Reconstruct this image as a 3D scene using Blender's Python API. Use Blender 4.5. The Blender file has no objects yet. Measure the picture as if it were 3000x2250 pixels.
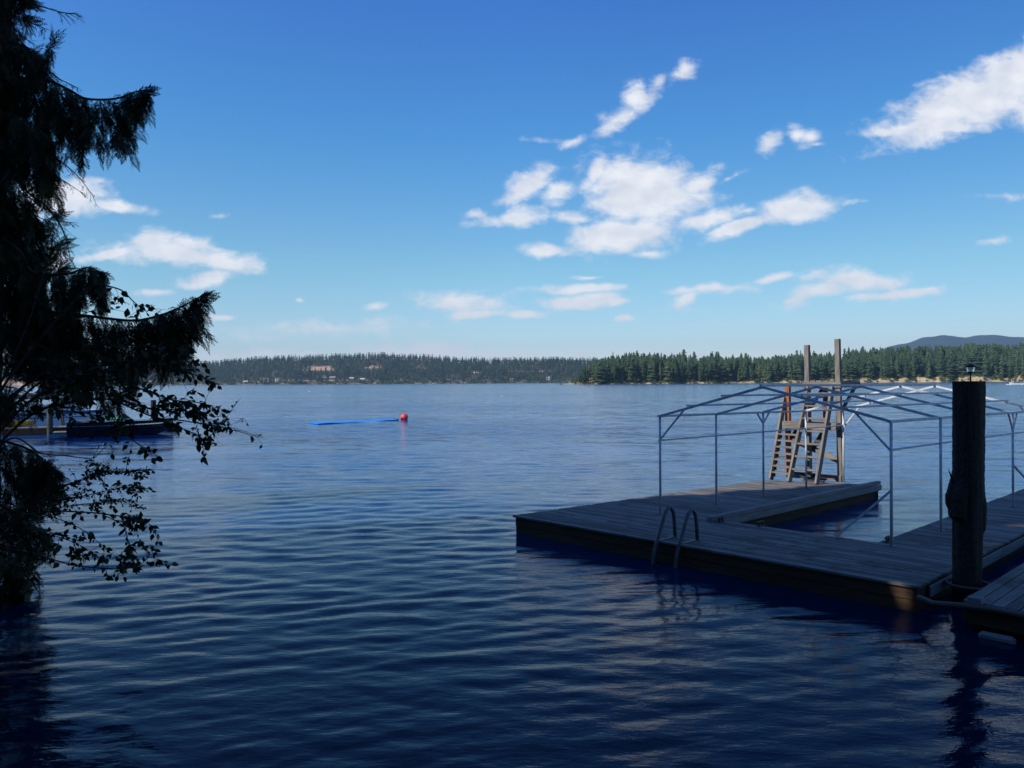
import bpy, math, random
import numpy as np
from mathutils import Vector, Matrix
R = math.radians
random.seed(7); RNG = np.random.default_rng(11)
SC = bpy.context.scene; COL = SC.collection

# ------------------------------------------------------------------ camera
F = 2266.0                      # focal length in photo pixels (photo 3000 x 2250)
CAM_H = 3.05; PITCH = 0.00243; ROLL = 0.0055
cam_d = bpy.data.cameras.new("camera"); cam = bpy.data.objects.new("camera", cam_d); COL.objects.link(cam)
cam_d.sensor_width = 36.0; cam_d.lens = 36.0 * F / 3000.0
cam_d.clip_start = 0.1; cam_d.clip_end = 60000
fw = Vector((0, math.cos(PITCH), -math.sin(PITCH)))
rt = Vector((math.cos(ROLL), math.sin(ROLL)*math.sin(PITCH), -math.sin(ROLL))).normalized()
rt = (rt - fw*rt.dot(fw)).normalized(); up = rt.cross(fw)
m = Matrix((rt, up, -fw)).transposed().to_4x4(); m.translation = (0, 0, CAM_H)
cam.matrix_world = m
SC.camera = cam
CP = Vector((0, 0, CAM_H))
def ray(px, py): return fw + rt*((px-1500)/F) - up*((py-1125)/F)
def at(px, py, z):              # point of a photo direction on the level z
    d = ray(px, py); return CP + d*((z-CAM_H)/d.z)
def aty(px, py, y):             # point of a photo direction at the distance y
    d = ray(px, py); return CP + d*(y/d.y)

# ------------------------------------------------------------------ light
SUN_EL = R(38); SUN_DIR = Vector((-0.85*math.cos(SUN_EL), -0.527*math.cos(SUN_EL), math.sin(SUN_EL)))
sd = bpy.data.lights.new("sun", 'SUN'); sd.energy = 4.8; sd.angle = R(0.5); sd.color = (1.0, 0.94, 0.85)
so = bpy.data.objects.new("sun", sd); COL.objects.link(so)
so.rotation_euler = SUN_DIR.to_track_quat('Z', 'Y').to_euler(); so.location = (0, 0, 50)
SC.view_settings.view_transform = 'Standard'; SC.view_settings.look = 'None'
SC.view_settings.exposure = 0.0; SC.view_settings.gamma = 1.0; SC.view_settings.use_curve_mapping = False
SC.cycles.use_denoising = True
SC.cycles.max_bounces = 6; SC.cycles.diffuse_bounces = 2; SC.cycles.glossy_bounces = 3
SC.cycles.transmission_bounces = 4; SC.cycles.transparent_max_bounces = 8; SC.cycles.volume_bounces = 0
SC.cycles.sample_clamp_indirect = 4.0

# ------------------------------------------------------------------ node helpers
class NT:
    def __init__(s, nt): s.nt = nt
    def n(s, typ, **kw):
        nd = s.nt.nodes.new(typ)
        for k, v in kw.items():
            if k == 'ins':
                for kk, vv in v.items():
                    if hasattr(vv, 'is_output') or isinstance(vv, bpy.types.NodeSocket): s.nt.links.new(vv, nd.inputs[kk])
                    else: nd.inputs[kk].default_value = vv
            else: setattr(nd, k, v)
        return nd
    def math(s, op, a, b=None, c=None, clamp=False):
        nd = s.n('ShaderNodeMath', operation=op, use_clamp=clamp)
        for i, v in enumerate((a, b, c)):
            if v is None: continue
            if isinstance(v, (int, float)): nd.inputs[i].default_value = v
            else: s.nt.links.new(v, nd.inputs[i])
        return nd.outputs[0]
    def mix(s, fac, a, b):
        nd = s.n('ShaderNodeMix', data_type='RGBA')
        for i, v in ((0, fac), (6, a), (7, b)):
            if isinstance(v, bpy.types.NodeSocket): s.nt.links.new(v, nd.inputs[i])
            elif i == 0: nd.inputs[i].default_value = v
            else: nd.inputs[i].default_value = (*v, 1) if len(v) == 3 else v
        return nd.outputs[2]
    def ramp(s, fac, lo, hi, a=0.0, b=1.0):
        nd = s.n('ShaderNodeMapRange', interpolation_type='SMOOTHSTEP')
        s.nt.links.new(fac, nd.inputs[0])
        for i, v in ((1, lo), (2, hi), (3, a), (4, b)): nd.inputs[i].default_value = v
        return nd.outputs[0]
    def noise(s, vec, scale, detail=3, rough=.55, dist=0.0, out=0):
        nd = s.n('ShaderNodeTexNoise'); s.nt.links.new(vec, nd.inputs['Vector'])
        nd.inputs['Scale'].default_value = scale; nd.inputs['Detail'].default_value = detail
        nd.inputs['Roughness'].default_value = rough; nd.inputs['Distortion'].default_value = dist
        return nd.outputs[out]
    def mapping(s, vec, loc=(0,0,0), rot=(0,0,0), scale=(1,1,1), typ='POINT'):
        nd = s.n('ShaderNodeMapping', vector_type=typ); s.nt.links.new(vec, nd.inputs[0])
        nd.inputs['Location'].default_value = loc; nd.inputs['Rotation'].default_value = rot; nd.inputs['Scale'].default_value = scale
        return nd.outputs[0]

# ------------------------------------------------------------------ world: sky and clouds (by direction of the world)
W = bpy.data.worlds.new("World"); SC.world = W; W.use_nodes = True
wn = NT(W.node_tree); W.node_tree.nodes.clear()
sky = wn.n('ShaderNodeTexSky', sky_type='NISHITA', sun_disc=False, sun_elevation=SUN_EL,
           sun_rotation=math.atan2(SUN_DIR.x, SUN_DIR.y), altitude=600, air_density=1.0, dust_density=0.0, ozone_density=4.0)
tc = wn.n('ShaderNodeTexCoord'); G = tc.outputs['Generated']
sp = wn.n('ShaderNodeSeparateXYZ', ins={0: G})
yy = wn.math('MAXIMUM', sp.outputs[1], 0.05)
# camera colour rendering of the sky: deeper blue overhead, paler at the horizon
sr = wn.n('ShaderNodeValToRGB', ins={0: sp.outputs[2]}); cr_ = sr.color_ramp; SKT = ((.0,(.98,.92,.98)),(.03,(1.04,1.01,1.08)),(.06,(1.02,1.08,1.10)),(.14,(.88,1.16,1.10)),(.30,(.49,1.10,1.40)),(.43,(.42,.95,1.56)),(.9,(.44,.90,1.5)))
while len(cr_.elements) < len(SKT): cr_.elements.new(.5)
for e_, (p_, c_) in zip(cr_.elements, SKT): e_.position = p_; e_.color = tuple(x*.5 for x in c_)+(1,)
hsv = wn.n('ShaderNodeVectorMath', operation='MULTIPLY', ins={0: sky.outputs[0], 1: sr.outputs[0]})
hsv = wn.n('ShaderNodeVectorMath', operation='SCALE', ins={0: hsv.outputs[0], 'Scale': wn.math('MULTIPLY_ADD', wn.math('MAXIMUM', sp.outputs[0], 0.0), -.66, 2.0)})
cu = wn.math('DIVIDE', sp.outputs[0], yy); cw = wn.math('DIVIDE', sp.outputs[2], yy)
P = wn.n('ShaderNodeCombineXYZ', ins={0: cu, 1: cw}).outputs[0]
Pn = wn.mapping(P, scale=(1.0, 1.55, 1))
wv = wn.noise(Pn, 9.0, 2, .5, out=1)
ws = wn.n('ShaderNodeVectorMath', operation='SUBTRACT', ins={0: wv, 1: (.5, .5, .5)}).outputs[0]
ws = wn.n('ShaderNodeVectorMath', operation='SCALE', ins={0: ws, 'Scale': 0.03}).outputs[0]
Pw = wn.n('ShaderNodeVectorMath', operation='ADD', ins={0: P, 1: ws}).outputs[0]
BLOBS = [  # photo px: cx cy rx ry tilt amp
 (1884,560,215,135,-8,1.15),(1820,680,220,70,8,1.1),(1600,730,85,30,3,.9),(1745,505,85,34,55,.9),(1830,480,50,52,0,.9),
 (1550,548,105,45,25,.95),(1640,566,70,36,20,.85),(1505,632,140,34,4,.9),(1390,615,45,18,0,.6),(1680,632,90,20,-5,.6),
 (2040,530,95,36,38,.85),(2090,640,145,38,12,.85),(1900,735,70,22,3,.75),(2185,612,50,14,15,.55),(2130,508,70,10,25,.4),
 (2335,608,150,52,6,1.1),(2160,668,135,30,22,1.0),(2495,595,60,10,10,.4),
 (2012,203,62,34,28,.72),(1862,292,48,62,-15,.75),(1812,345,90,38,22,.75),(1690,408,66,20,25,.6),(1925,250,60,22,48,.42),(1595,415,60,16,0,.36),
 (2268,416,58,34,28,.85),(2350,390,40,30,10,.55),(2390,400,40,45,-60,.5),(2405,425,30,12,0,.5),
 (2850,300,370,105,20,1.15),(2650,368,160,34,10,.85),(3000,205,200,90,26,1.15),(2800,380,160,30,4,.8),(3080,330,180,60,0,1.0),(2620,405,110,14,2,.4),
 (2520,815,190,42,0,.9),(2395,858,140,34,18,.85),(2625,858,155,24,8,.85),(2725,838,40,10,5,.6),(2320,882,50,14,12,.7),
 (2080,848,175,20,0,.66),(2010,880,75,26,25,.8),(2265,822,75,14,9,.75),(2010,905,80,12,0,.35),
 (1345,885,200,44,0,.72),(1395,925,105,20,2,.95),(1540,922,75,22,4,.95),(1700,885,140,32,2,1.05),(1800,888,50,16,10,.8),(1695,843,185,18,1,.85),(1725,812,60,8,0,.5),
 (1830,940,42,14,8,.75),(1700,1034,40,18,0,.7),
 (190,572,175,72,0,1.1),(350,592,130,26,-9,.95),(60,620,90,45,0,.9),
 (520,742,270,44,-5,1.05),(440,700,85,45,0,1.0),(330,735,150,20,6,.8),(650,765,140,30,-6,.95),(560,712,90,34,-8,.9),
 (608,814,120,28,14,1.0),(455,862,80,12,3,.6),(155,750,50,45,0,.8),(655,922,66,14,6,.66),(1100,903,42,15,8,.66),(885,888,18,9,0,.6),
 (940,965,420,30,1,.40),(1230,1030,210,32,-2,.95),(1450,1044,240,22,-2,.8),(765,1030,115,28,3,.75),(905,1030,36,14,0,.7),(640,1055,150,18,0,.4),
 (2960,575,110,16,4,.36),(2930,700,90,16,6,.45),(2000,1040,200,16,0,.5),(640,640,30,10,0,.3),(300,520,40,10,0,.36)]
field = None
for cx, cy, rx, ry, rot, amp in BLOBS:
    # (each step waits for the one before it, which keeps the shader's stack small)
    Pi = Pw if field is None else wn.n('ShaderNodeVectorMath', operation='MULTIPLY_ADD', ins={0: field, 1: (1e-7, 1e-7, 0), 2: Pw}).outputs[0]
    mp = wn.mapping(Pi, loc=((cx-1500)/F, (1119.5-cy+ROLL*(cx-1500)*-1)/F, 0), rot=(0, 0, R(rot)), scale=(rx/F, ry/F, 1), typ='TEXTURE')
    ln = wn.n('ShaderNodeVectorMath', operation='LENGTH', ins={0: mp}).outputs['Value']
    v = wn.math('MULTIPLY_ADD', ln, -amp, amp)
    field = v if field is None else wn.math('SMOOTH_MAX', field, v, 0.12)
fb = wn.noise(Pn, 26.0, 10, .62, .25)
Po = wn.mapping(Pn, loc=(0.010, -0.018, 0))
fb2 = wn.noise(Po, 22.0, 4, .5, .2); fb3 = wn.noise(Pn, 22.0, 4, .5, .2)
fbl = wn.noise(Pn, 13.0, 4, .5)
dn = wn.math('MULTIPLY_ADD', wn.math('SUBTRACT', fb, .5), 1.55, field)
dn = wn.math('ADD', dn, .01)
dens = wn.ramp(dn, -.05, 0.68)
front = wn.ramp(sp.outputs[1], 0.08, 0.2)
dens = wn.math('MULTIPLY', dens, front)
# scattered clouds in the rest of the sky, on a level layer
zz = wn.math('MAXIMUM', sp.outputs[2], 0.06)
Q = wn.n('ShaderNodeCombineXYZ', ins={0: wn.math('DIVIDE', sp.outputs[0], zz), 1: wn.math('DIVIDE', sp.outputs[1], zz)}).outputs[0]
gen = wn.ramp(wn.noise(Q, 1.1, 7, .55), 0.58, 0.72)
gen = wn.math('MULTIPLY', gen, wn.ramp(sp.outputs[1], 0.12, -0.1))
gen = wn.math('MULTIPLY', gen, wn.ramp(sp.outputs[2], 0.05, 0.2))
dens = wn.math('MAXIMUM', dens, gen)
dens = wn.math('MULTIPLY', dens, 0.96)
lit = wn.math('MULTIPLY_ADD', wn.math('SUBTRACT', fb3, fb2), 1.9, 0.60)
lit = wn.math('ADD', lit, wn.math('MULTIPLY', wn.math('SUBTRACT', fbl, .5), 0.9), clamp=True)
CLOUD_V = 1.0
ccol = wn.mix(lit, (5.7, 6.1, 7.0), (7.7, 7.85, 8.2))
low = wn.ramp(sp.outputs[2], 0.02, 0.16)
ccol = wn.mix(low, (6.7, 6.95, 7.4), ccol)
fin = wn.mix(dens, hsv.outputs[0], ccol)
bg = wn.n('ShaderNodeBackground', ins={'Color': fin, 'Strength': 0.12})
wo = wn.n('ShaderNodeOutputWorld'); W.node_tree.links.new(bg.outputs[0], wo.inputs[0])
W.cycles.sampling_method = 'MANUAL'; W.cycles.sample_map_resolution = 512

# ------------------------------------------------------------------ materials
def mat(name):
    mt = bpy.data.materials.new(name); mt.use_nodes = True; nt = NT(mt.node_tree)
    b = mt.node_tree.nodes['Principled BSDF']; return mt, nt, b
def setc(b, c): b.inputs['Base Color'].default_value = (*c, 1)
def plain(name, c, rough=.6, metal=0.0, var=.25, scale=6.0, bump=0.0, spec=.5):
    mt, nt, b = mat(name)
    t = nt.n('ShaderNodeTexCoord').outputs['Object']
    f = nt.noise(t, scale, 4, .6)
    lo = tuple(x*(1-var) for x in c); hi = tuple(min(1, x*(1+var)) for x in c)
    mt.node_tree.links.new(nt.mix(nt.ramp(f, .3, .7), lo, hi), b.inputs['Base Color'])
    b.inputs['Roughness'].default_value = rough; b.inputs['Metallic'].default_value = metal
    b.inputs['Specular IOR Level'].default_value = spec
    if bump:
        bp = nt.n('ShaderNodeBump', ins={'Height': nt.noise(t, scale*6, 4, .6), 'Distance': bump, 'Strength': .6})
        mt.node_tree.links.new(bp.outputs[0], b.inputs['Normal'])
    return mt
def wood(name, dark, light, rough=.8, island=.5, grain=1.0, stain=None):
    """timber: uv u runs along the board in metres, v across"""
    mt, nt, b = mat(name)
    uv = nt.n('ShaderNodeUVMap').outputs[0]
    ge = nt.n('ShaderNodeNewGeometry').outputs['Random Per Island']
    off = nt.n('ShaderNodeCombineXYZ', ins={0: nt.math('MULTIPLY', ge, 37.0), 1: nt.math('MULTIPLY', ge, 91.0)}).outputs[0]
    uo = nt.n('ShaderNodeVectorMath', operation='ADD', ins={0: uv, 1: off}).outputs[0]
    g1 = nt.noise(nt.mapping(uo, scale=(1.6, 45, 1)), 1.0*grain, 5, .65, .4)
    g2 = nt.noise(nt.mapping(uo, scale=(1.3, 6, 1)), 1.0, 3, .6)
    f = nt.math('ADD', nt.math('MULTIPLY', nt.ramp(g1, .3, .7), .55), nt.math('MULTIPLY', nt.ramp(g2, .25, .75), .45))
    f = nt.math('ADD', f, nt.math('MULTIPLY', nt.math('SUBTRACT', ge, .5), island), clamp=True)
    c = nt.mix(f, dark, light)
    if stain:
        t = nt.n('ShaderNodeTexCoord').outputs['Object']
        c = nt.mix(nt.ramp(nt.noise(t, 1.2, 5, .65), .52, .68), c, stain)
    mt.node_tree.links.new(c, b.inputs['Base Color'])
    b.inputs['Roughness'].default_value = rough; b.inputs['Specular IOR Level'].default_value = .3
    bp = nt.n('ShaderNodeBump', ins={'Height': g1, 'Distance': .004, 'Strength': .7})
    mt.node_tree.links.new(bp.outputs[0], b.inputs['Normal'])
    return mt
M = {}
M['deck'] = wood('weathered_deck', (.06,.056,.055), (.24,.22,.205), island=.7, stain=(.07,.065,.06))
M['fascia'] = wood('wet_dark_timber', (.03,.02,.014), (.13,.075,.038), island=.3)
M['rail'] = wood('grey_rail_timber', (.13,.13,.13), (.30,.29,.28), island=.2)
M['tower'] = wood('grey_tower_timber', (.085,.072,.062), (.31,.28,.25), island=.5)
M['dark_timber'] = wood('dark_brown_timber', (.05,.035,.03), (.15,.11,.09), island=.3)
M['orange'] = wood('red_stained_timber', (.24,.07,.028), (.42,.145,.05), island=.15)
M['pile'] = wood('old_pile_timber', (.010,.009,.009), (.042,.035,.030), island=0, grain=.6)
M['alu'] = plain('galvanised_tube', (.56,.58,.60), .5, 0, .15, 9, spec=.35)
M['steel'] = plain('dull_steel_tube', (.075,.082,.09), .5, .1, .25, 14)
M['black'] = plain('black_rubber', (.02,.02,.022), .6)
M['trunk'] = plain('conifer_bark', (.055,.042,.034), .9, 0, .5, 30, .01, .2)
M['white'] = plain('white_gelcoat', (.80,.80,.80), .25, 0, .04)
M['dkhull'] = plain('black_gelcoat', (.012,.012,.016), .12, 0, .1)
M['navy'] = plain('navy_canvas', (.012,.018,.045), .8)
M['blue'] = plain('blue_canvas', (.05,.10,.28), .7)
M['glass'] = plain('tinted_glass', (.02,.025,.03), .06, 0, .1)
M['yellow'] = plain('yellow_plastic', (.62,.46,.02), .4)
M['green'] = plain('green_cloth', (.16,.62,.22), .8)
M['mat'] = plain('blue_foam', (.012,.26,.75), .6, 0, .06, 3)
M['matedge'] = plain('dark_blue_foam', (.01,.03,.18), .7)
M['buoy'] = plain('red_vinyl', (.80,.055,.045), .3, 0, .05, 3)

# ------------------------------------------------------------------ mesh helpers
class MB:
    def __init__(s): s.V = []; s.Fc = []; s.U = []
    def face(s, idx, uv=None): s.Fc.append(tuple(idx)); s.U.append(uv or [(0, 0)]*len(idx))
    def bar(s, p0, p1, w, h, upv=(0,0,1), taper=1.0):
        """box from p0 to p1, w across, h along upv"""
        p0 = Vector(p0); p1 = Vector(p1); d = p1-p0; L = d.length; d = d/L
        u = Vector(upv); sx = d.cross(u)
        if sx.length < 1e-4: sx = d.cross(Vector((1, 0, 0)))
        sx.normalize(); u = sx.cross(d).normalized()
        i = len(s.V)
        for q, k in ((p0, 1.0), (p1, taper)):
            for a, b in ((-1,-1),(1,-1),(1,1),(-1,1)): s.V.append(q + sx*(a*w/2*k) + u*(b*h/2*k))
        o = random.random()*5
        for k in range(4):
            l = (k+1) % 4; ww = w if k % 2 == 0 else h
            s.face((i+l, i+k, i+4+k, i+4+l), [(o,k*.3+ww),(o,k*.3),(o+L,k*.3),(o+L,k*.3+ww)])
        s.face((i, i+1, i+2, i+3), [(0,0),(0,w),(h,w),(h,0)]); s.face((i+7, i+6, i+5, i+4), [(0,0),(0,w),(h,w),(h,0)])
        return s
    def box(s, c, sx, sy, sz, ax=(1,0,0)):
        ax = Vector(ax).normalized(); c = Vector(c)
        return s.bar(c-ax*sx/2, c+ax*sx/2, sy, sz)
    def tube(s, pts, rad, n=8, cap=True):
        pts = [Vector(p) for p in pts]; i0 = len(s.V)
        rad = rad if isinstance(rad, (list, tuple)) else [rad]*len(pts)
        ref = None; L = 0
        for k, p in enumerate(pts):
            d = (pts[min(k+1, len(pts)-1)] - pts[max(k-1, 0)]).normalized()
            if ref is None:
                ref = d.cross(Vector((0, 0, 1)))
                if ref.length < .05: ref = d.cross(Vector((1, 0, 0)))
            ref = (ref - d*ref.dot(d)).normalized(); b = d.cross(ref)
            for j in range(n):
                a = 2*math.pi*j/n; s.V.append(p + (ref*math.cos(a) + b*math.sin(a))*rad[k])
        for k in range(len(pts)-1):
            l2 = L + (pts[k+1]-pts[k]).length
            for j in range(n):
                j2 = (j+1) % n; a = i0+k*n
                s.face((a+j, a+j2, a+n+j2, a+n+j), [(L,j/n*.3),(L,(j+1)/n*.3),(l2,(j+1)/n*.3),(l2,j/n*.3)])
            L = l2
        if cap:
            s.face([i0+j for j in range(n)][::-1]); s.face([i0+(len(pts)-1)*n+j for j in range(n)])
        return s
    def lathe(s, c, prof, n=20, ax=None):
        """profile of (radius, height) about a vertical axis at c"""
        c = Vector(c); i0 = len(s.V)
        for r, h in prof:
            for j in range(n):
                a = 2*math.pi*j/n; s.V.append(c + Vector((r*math.cos(a), r*math.sin(a), h)))
        for k in range(len(prof)-1):
            for j in range(n):
                j2 = (j+1) % n; a = i0+k*n
                s.face((a+j, a+j2, a+n+j2, a+n+j), [(prof[k][1],j/n),(prof[k][1],(j+1)/n),(prof[k+1][1],(j+1)/n),(prof[k+1][1],j/n)])
        s.face([i0+j for j in range(n)][::-1]); s.face([i0+(len(prof)-1)*n+j for j in range(n)])
        return s
    def poly(s, pts, thick=None):
        i = len(s.V); n = len(pts)
        for p in pts: s.V.append(Vector(p))
        s.face(range(i, i+n), [(p[0], p[1]) for p in pts])
        if thick:
            t = Vector(thick)
            for p in pts: s.V.append(Vector(p)+t)
            s.face([i+n+k for k in range(n)][::-1])
            for k in range(n):
                l = (k+1) % n; s.face((i+l, i+k, i+n+k, i+n+l))
        return s
    def loft(s, rings, closed=True, caps=True):
        i0 = len(s.V); n = len(rings[0])
        for r in rings:
            for p in r: s.V.append(Vector(p))
        for k in range(len(rings)-1):
            for j in range(n if closed else n-1):
                j2 = (j+1) % n; a = i0+k*n; s.face((a+j, a+j2, a+n+j2, a+n+j))
        if caps:
            s.face([i0+j for j in range(n)][::-1]); s.face([i0+(len(rings)-1)*n+j for j in range(n)])
        return s
    def build(s, name, material, parent=None, bevel=0.0, smooth=False, origin=None):
        me = bpy.data.meshes.new(name)
        o0 = Vector(origin) if origin is not None else Vector((0, 0, 0))
        me.from_pydata([tuple(v-o0) for v in s.V], [], s.Fc)
        uvl = me.uv_layers.new(name="UVMap")
        uvl.data.foreach_set("uv", [x for f in s.U for uv in f for x in uv])
        if smooth: me.polygons.foreach_set("use_smooth", [True]*len(me.polygons))
        me.materials.append(material); me.update()
        return link(name, me, parent, o0, bevel)
def link(name, me, parent=None, loc=(0,0,0), bevel=0.0):
    o = bpy.data.objects.new(name, me); COL.objects.link(o); o.location = loc
    if parent is not None:
        o.parent = parent; o.location = Vector(loc) - wloc(parent)
    if bevel:
        b = o.modifiers.new("bevel", 'BEVEL'); b.width = bevel; b.segments = 1; b.limit_method = 'ANGLE'
    return o
def wloc(o):
    v = Vector((0, 0, 0))
    while o is not None: v += Vector(o.location); o = o.parent
    return v
def tag(o, label=None, cat=None, group=None, kind=None):
    for k, v in (('label', label), ('category', cat), ('group', group), ('kind', kind)):
        if v: o[k] = v
    return o
def thing(name, label, cat, loc=(0,0,0), group=None):
    o = bpy.data.objects.new(name, None); COL.objects.link(o); o.location = loc; o.empty_display_size = .2
    return tag(o, label, cat, group)
def arr_mesh(name, V, T, material, attr=None, smooth=False):
    V = np.asarray(V, dtype=np.float32); T = np.asarray(T, dtype=np.int32); k = T.shape[1]
    me = bpy.data.meshes.new(name); me.vertices.add(len(V)); me.vertices.foreach_set("co", V.ravel())
    me.loops.add(T.size); me.loops.foreach_set("vertex_index", T.ravel())
    me.polygons.add(len(T)); me.polygons.foreach_set("loop_start", np.arange(0, T.size, k, dtype=np.int32))
    me.polygons.foreach_set("loop_total", np.full(len(T), k, dtype=np.int32))
    if smooth: me.polygons.foreach_set("use_smooth", np.ones(len(T), dtype=bool))
    me.update(calc_edges=True)
    if attr is not None:
        for nm, a in attr.items():
            at_ = me.attributes.new(nm, 'FLOAT', 'POINT'); at_.data.foreach_set("value", np.asarray(a, dtype=np.float32))
    me.materials.append(material); me.validate(); return me

# ================================================================== THE SETTING
# ------------------------------------------------------------------ water
def water_mat():
    mt, nt, b = mat('lake_water')
    t = nt.n('ShaderNodeTexCoord').outputs['Object']
    far = nt.n('ShaderNodeAttribute', attribute_name='far').outputs['Fac']
    streak = nt.noise(nt.mapping(t, rot=(0,0,R(-6)), scale=(.006, .03, 1)), 1.0, 4, .55)
    calm = nt.ramp(streak, .40, .62, .55, 1.15)
    n1 = nt.noise(nt.mapping(t, rot=(0,0,R(-10)), scale=(3.6, 10.0, 1)), 1.0, 3, .55, .3)
    n2 = nt.noise(nt.mapping(t, rot=(0,0,R(8)), scale=(8, 17, 1)), 1.0, 3, .6, .4)
    h = nt.math('ADD', nt.math('MULTIPLY', n1, .0075), nt.math('MULTIPLY', n2, .0050))
    h = nt.math('MULTIPLY', h, calm)
    # wavelets too fine for the far mesh: slopes taken straight from noise, stronger along the wind
    def slopes(sc, rot, det):
        c = nt.noise(nt.mapping(t, rot=(0,0,rot), scale=sc), 1.0, det, .6, .3, out=1)
        return nt.n('ShaderNodeVectorMath', operation='SUBTRACT', ins={0: c, 1: (.5, .5, .5)}).outputs[0]
    s1 = slopes((.9, 2.4, 1), R(-8), 4); s2 = slopes((.22, .8, 1), R(-5), 3)
    sm = nt.n('ShaderNodeVectorMath', operation='MULTIPLY_ADD', ins={0: s2, 1: (.7, .7, 0), 2: s1}).outputs[0]
    k = nt.math('MULTIPLY', far, calm)
    sm = nt.n('ShaderNodeVectorMath', operation='MULTIPLY', ins={0: sm, 1: (.28, .62, 0)}).outputs[0]
    sm = nt.n('ShaderNodeVectorMath', operation='SCALE', ins={0: sm, 'Scale': k}).outputs[0]
    gn = nt.n('ShaderNodeNewGeometry').outputs['Normal']
    nv = nt.n('ShaderNodeVectorMath', operation='NORMALIZE', ins={0: nt.n('ShaderNodeVectorMath', operation='ADD', ins={0: gn, 1: sm}).outputs[0]}).outputs[0]
    bp = nt.n('ShaderNodeBump', ins={'Height': h, 'Distance': 1.0, 'Strength': 1.0, 'Normal': nv})
    mt.node_tree.links.new(bp.outputs[0], b.inputs['Normal'])
    dp = nt.n('ShaderNodeAttribute', attribute_name='beyond_shade').outputs['Fac']   # shade of the near water put into its colour; bluer farther out
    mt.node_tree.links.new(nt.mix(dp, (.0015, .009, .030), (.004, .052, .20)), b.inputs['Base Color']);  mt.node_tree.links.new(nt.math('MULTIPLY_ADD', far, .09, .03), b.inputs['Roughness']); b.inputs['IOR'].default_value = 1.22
    return mt
def build_water():
    r1 = [1.2]
    while r1[-1] < 90: r1.append(r1[-1]*1.0048)
    while r1[-1] < 14000: r1.append(r1[-1]*1.06)
    r = np.array(r1); th = np.arange(R(-66), R(66), .0042)
    RR, TT = np.meshgrid(r, th, indexing='ij')
    X = RR*np.sin(TT); Y = RR*np.cos(TT); Z = np.zeros_like(X)
    cell = RR*.0048
    rs = np.random.default_rng(3)
    for k in range(130):
        lam = .09*(1.05/.09)**(rs.random()**1.2); ang = R(-9) + rs.normal()*R(20)
        amp = .0020*lam*(0.55 if lam > .8 else 1.0)
        kx = 2*math.pi/lam*math.sin(ang); ky = 2*math.pi/lam*math.cos(ang)
        fade = np.clip((lam/cell-4)/4, 0, 1)
        ph = X*kx + Y*ky + rs.random()*6.28
        Z += amp*fade*(np.sin(ph) + .22*np.cos(2*ph))
    gust = .75 + .35*np.sin(X*.21+Y*.13+1)*np.sin(Y*.17-X*.08)
    Z *= gust*(.55+.8*np.clip((RR-7)/10, 0, 1))
    far = np.clip((RR-10)/45, 0, 1)**.7
    nr, nt_ = X.shape
    V = np.stack([X, Y, Z], -1).reshape(-1, 3)
    i = np.arange(nr-1)[:, None]*nt_ + np.arange(nt_-1)[None, :]
    Fq = np.stack([i, i+nt_, i+nt_+1, i+1], -1).reshape(-1, 4)[:, ::-1]
    me = arr_mesh('water', V, Fq, water_mat(), {'far': far.ravel(), 'beyond_shade': np.clip((RR-10)/22, 0, 1).ravel()}, smooth=True)
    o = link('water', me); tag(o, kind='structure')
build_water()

# ------------------------------------------------------------------ near bank (behind and left of the viewer)
def bank_mat():
    mt, nt, b = mat('bank_soil')
    t = nt.n('ShaderNodeTexCoord').outputs['Object']
    f = nt.noise(t, 1.3, 6, .65)
    mt.node_tree.links.new(nt.mix(nt.ramp(f, .35, .65), (.035,.028,.02), (.075,.07,.045)), b.inputs['Base Color'])
    b.inputs['Roughness'].default_value = .95
    bp = nt.n('ShaderNodeBump', ins={'Height': nt.noise(t, 9, 5, .7), 'Distance': .06}); mt.node_tree.links.new(bp.outputs[0], b.inputs['Normal'])
    return mt
def shore_y(x):     # waterline of the near bank
    if x < -3.0: return 2.2 + (-3.0-x)*1.5 + .35*math.sin(x*1.7)
    return 2.2 - .12*(x+3) + .25*math.sin(x*1.3)
def bank():
    xs = np.arange(-90, 60, .8); ds = [-3, -1.2, -.4, 0, .5, 1.0, 1.6, 2.4, 3.5, 5, 8, 12, 18, 28, 45]
    V = []; rr = np.random.default_rng(5)
    for d in ds:
        for x in xs:
            y = shore_y(x) - d
            z = -1.0 if d < -1 else (-.35 if d < 0 else 0)
            if d >= 0: z = .02 + 1.35*(1-math.exp(-d/1.6)) + .05*max(0, d-3)
            V.append((x, y, z + rr.normal()*.05*(d > 0)))
    n = len(xs); i = np.arange(len(ds)-1)[:, None]*n + np.arange(n-1)[None, :]
    Fq = np.stack([i, i+1, i+n+1, i+n], -1).reshape(-1, 4)[:, ::-1]
    o = link('shore_ground', arr_mesh('shore_ground', V, Fq, bank_mat(), smooth=True)); tag(o, kind='structure')
bank()

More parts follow.
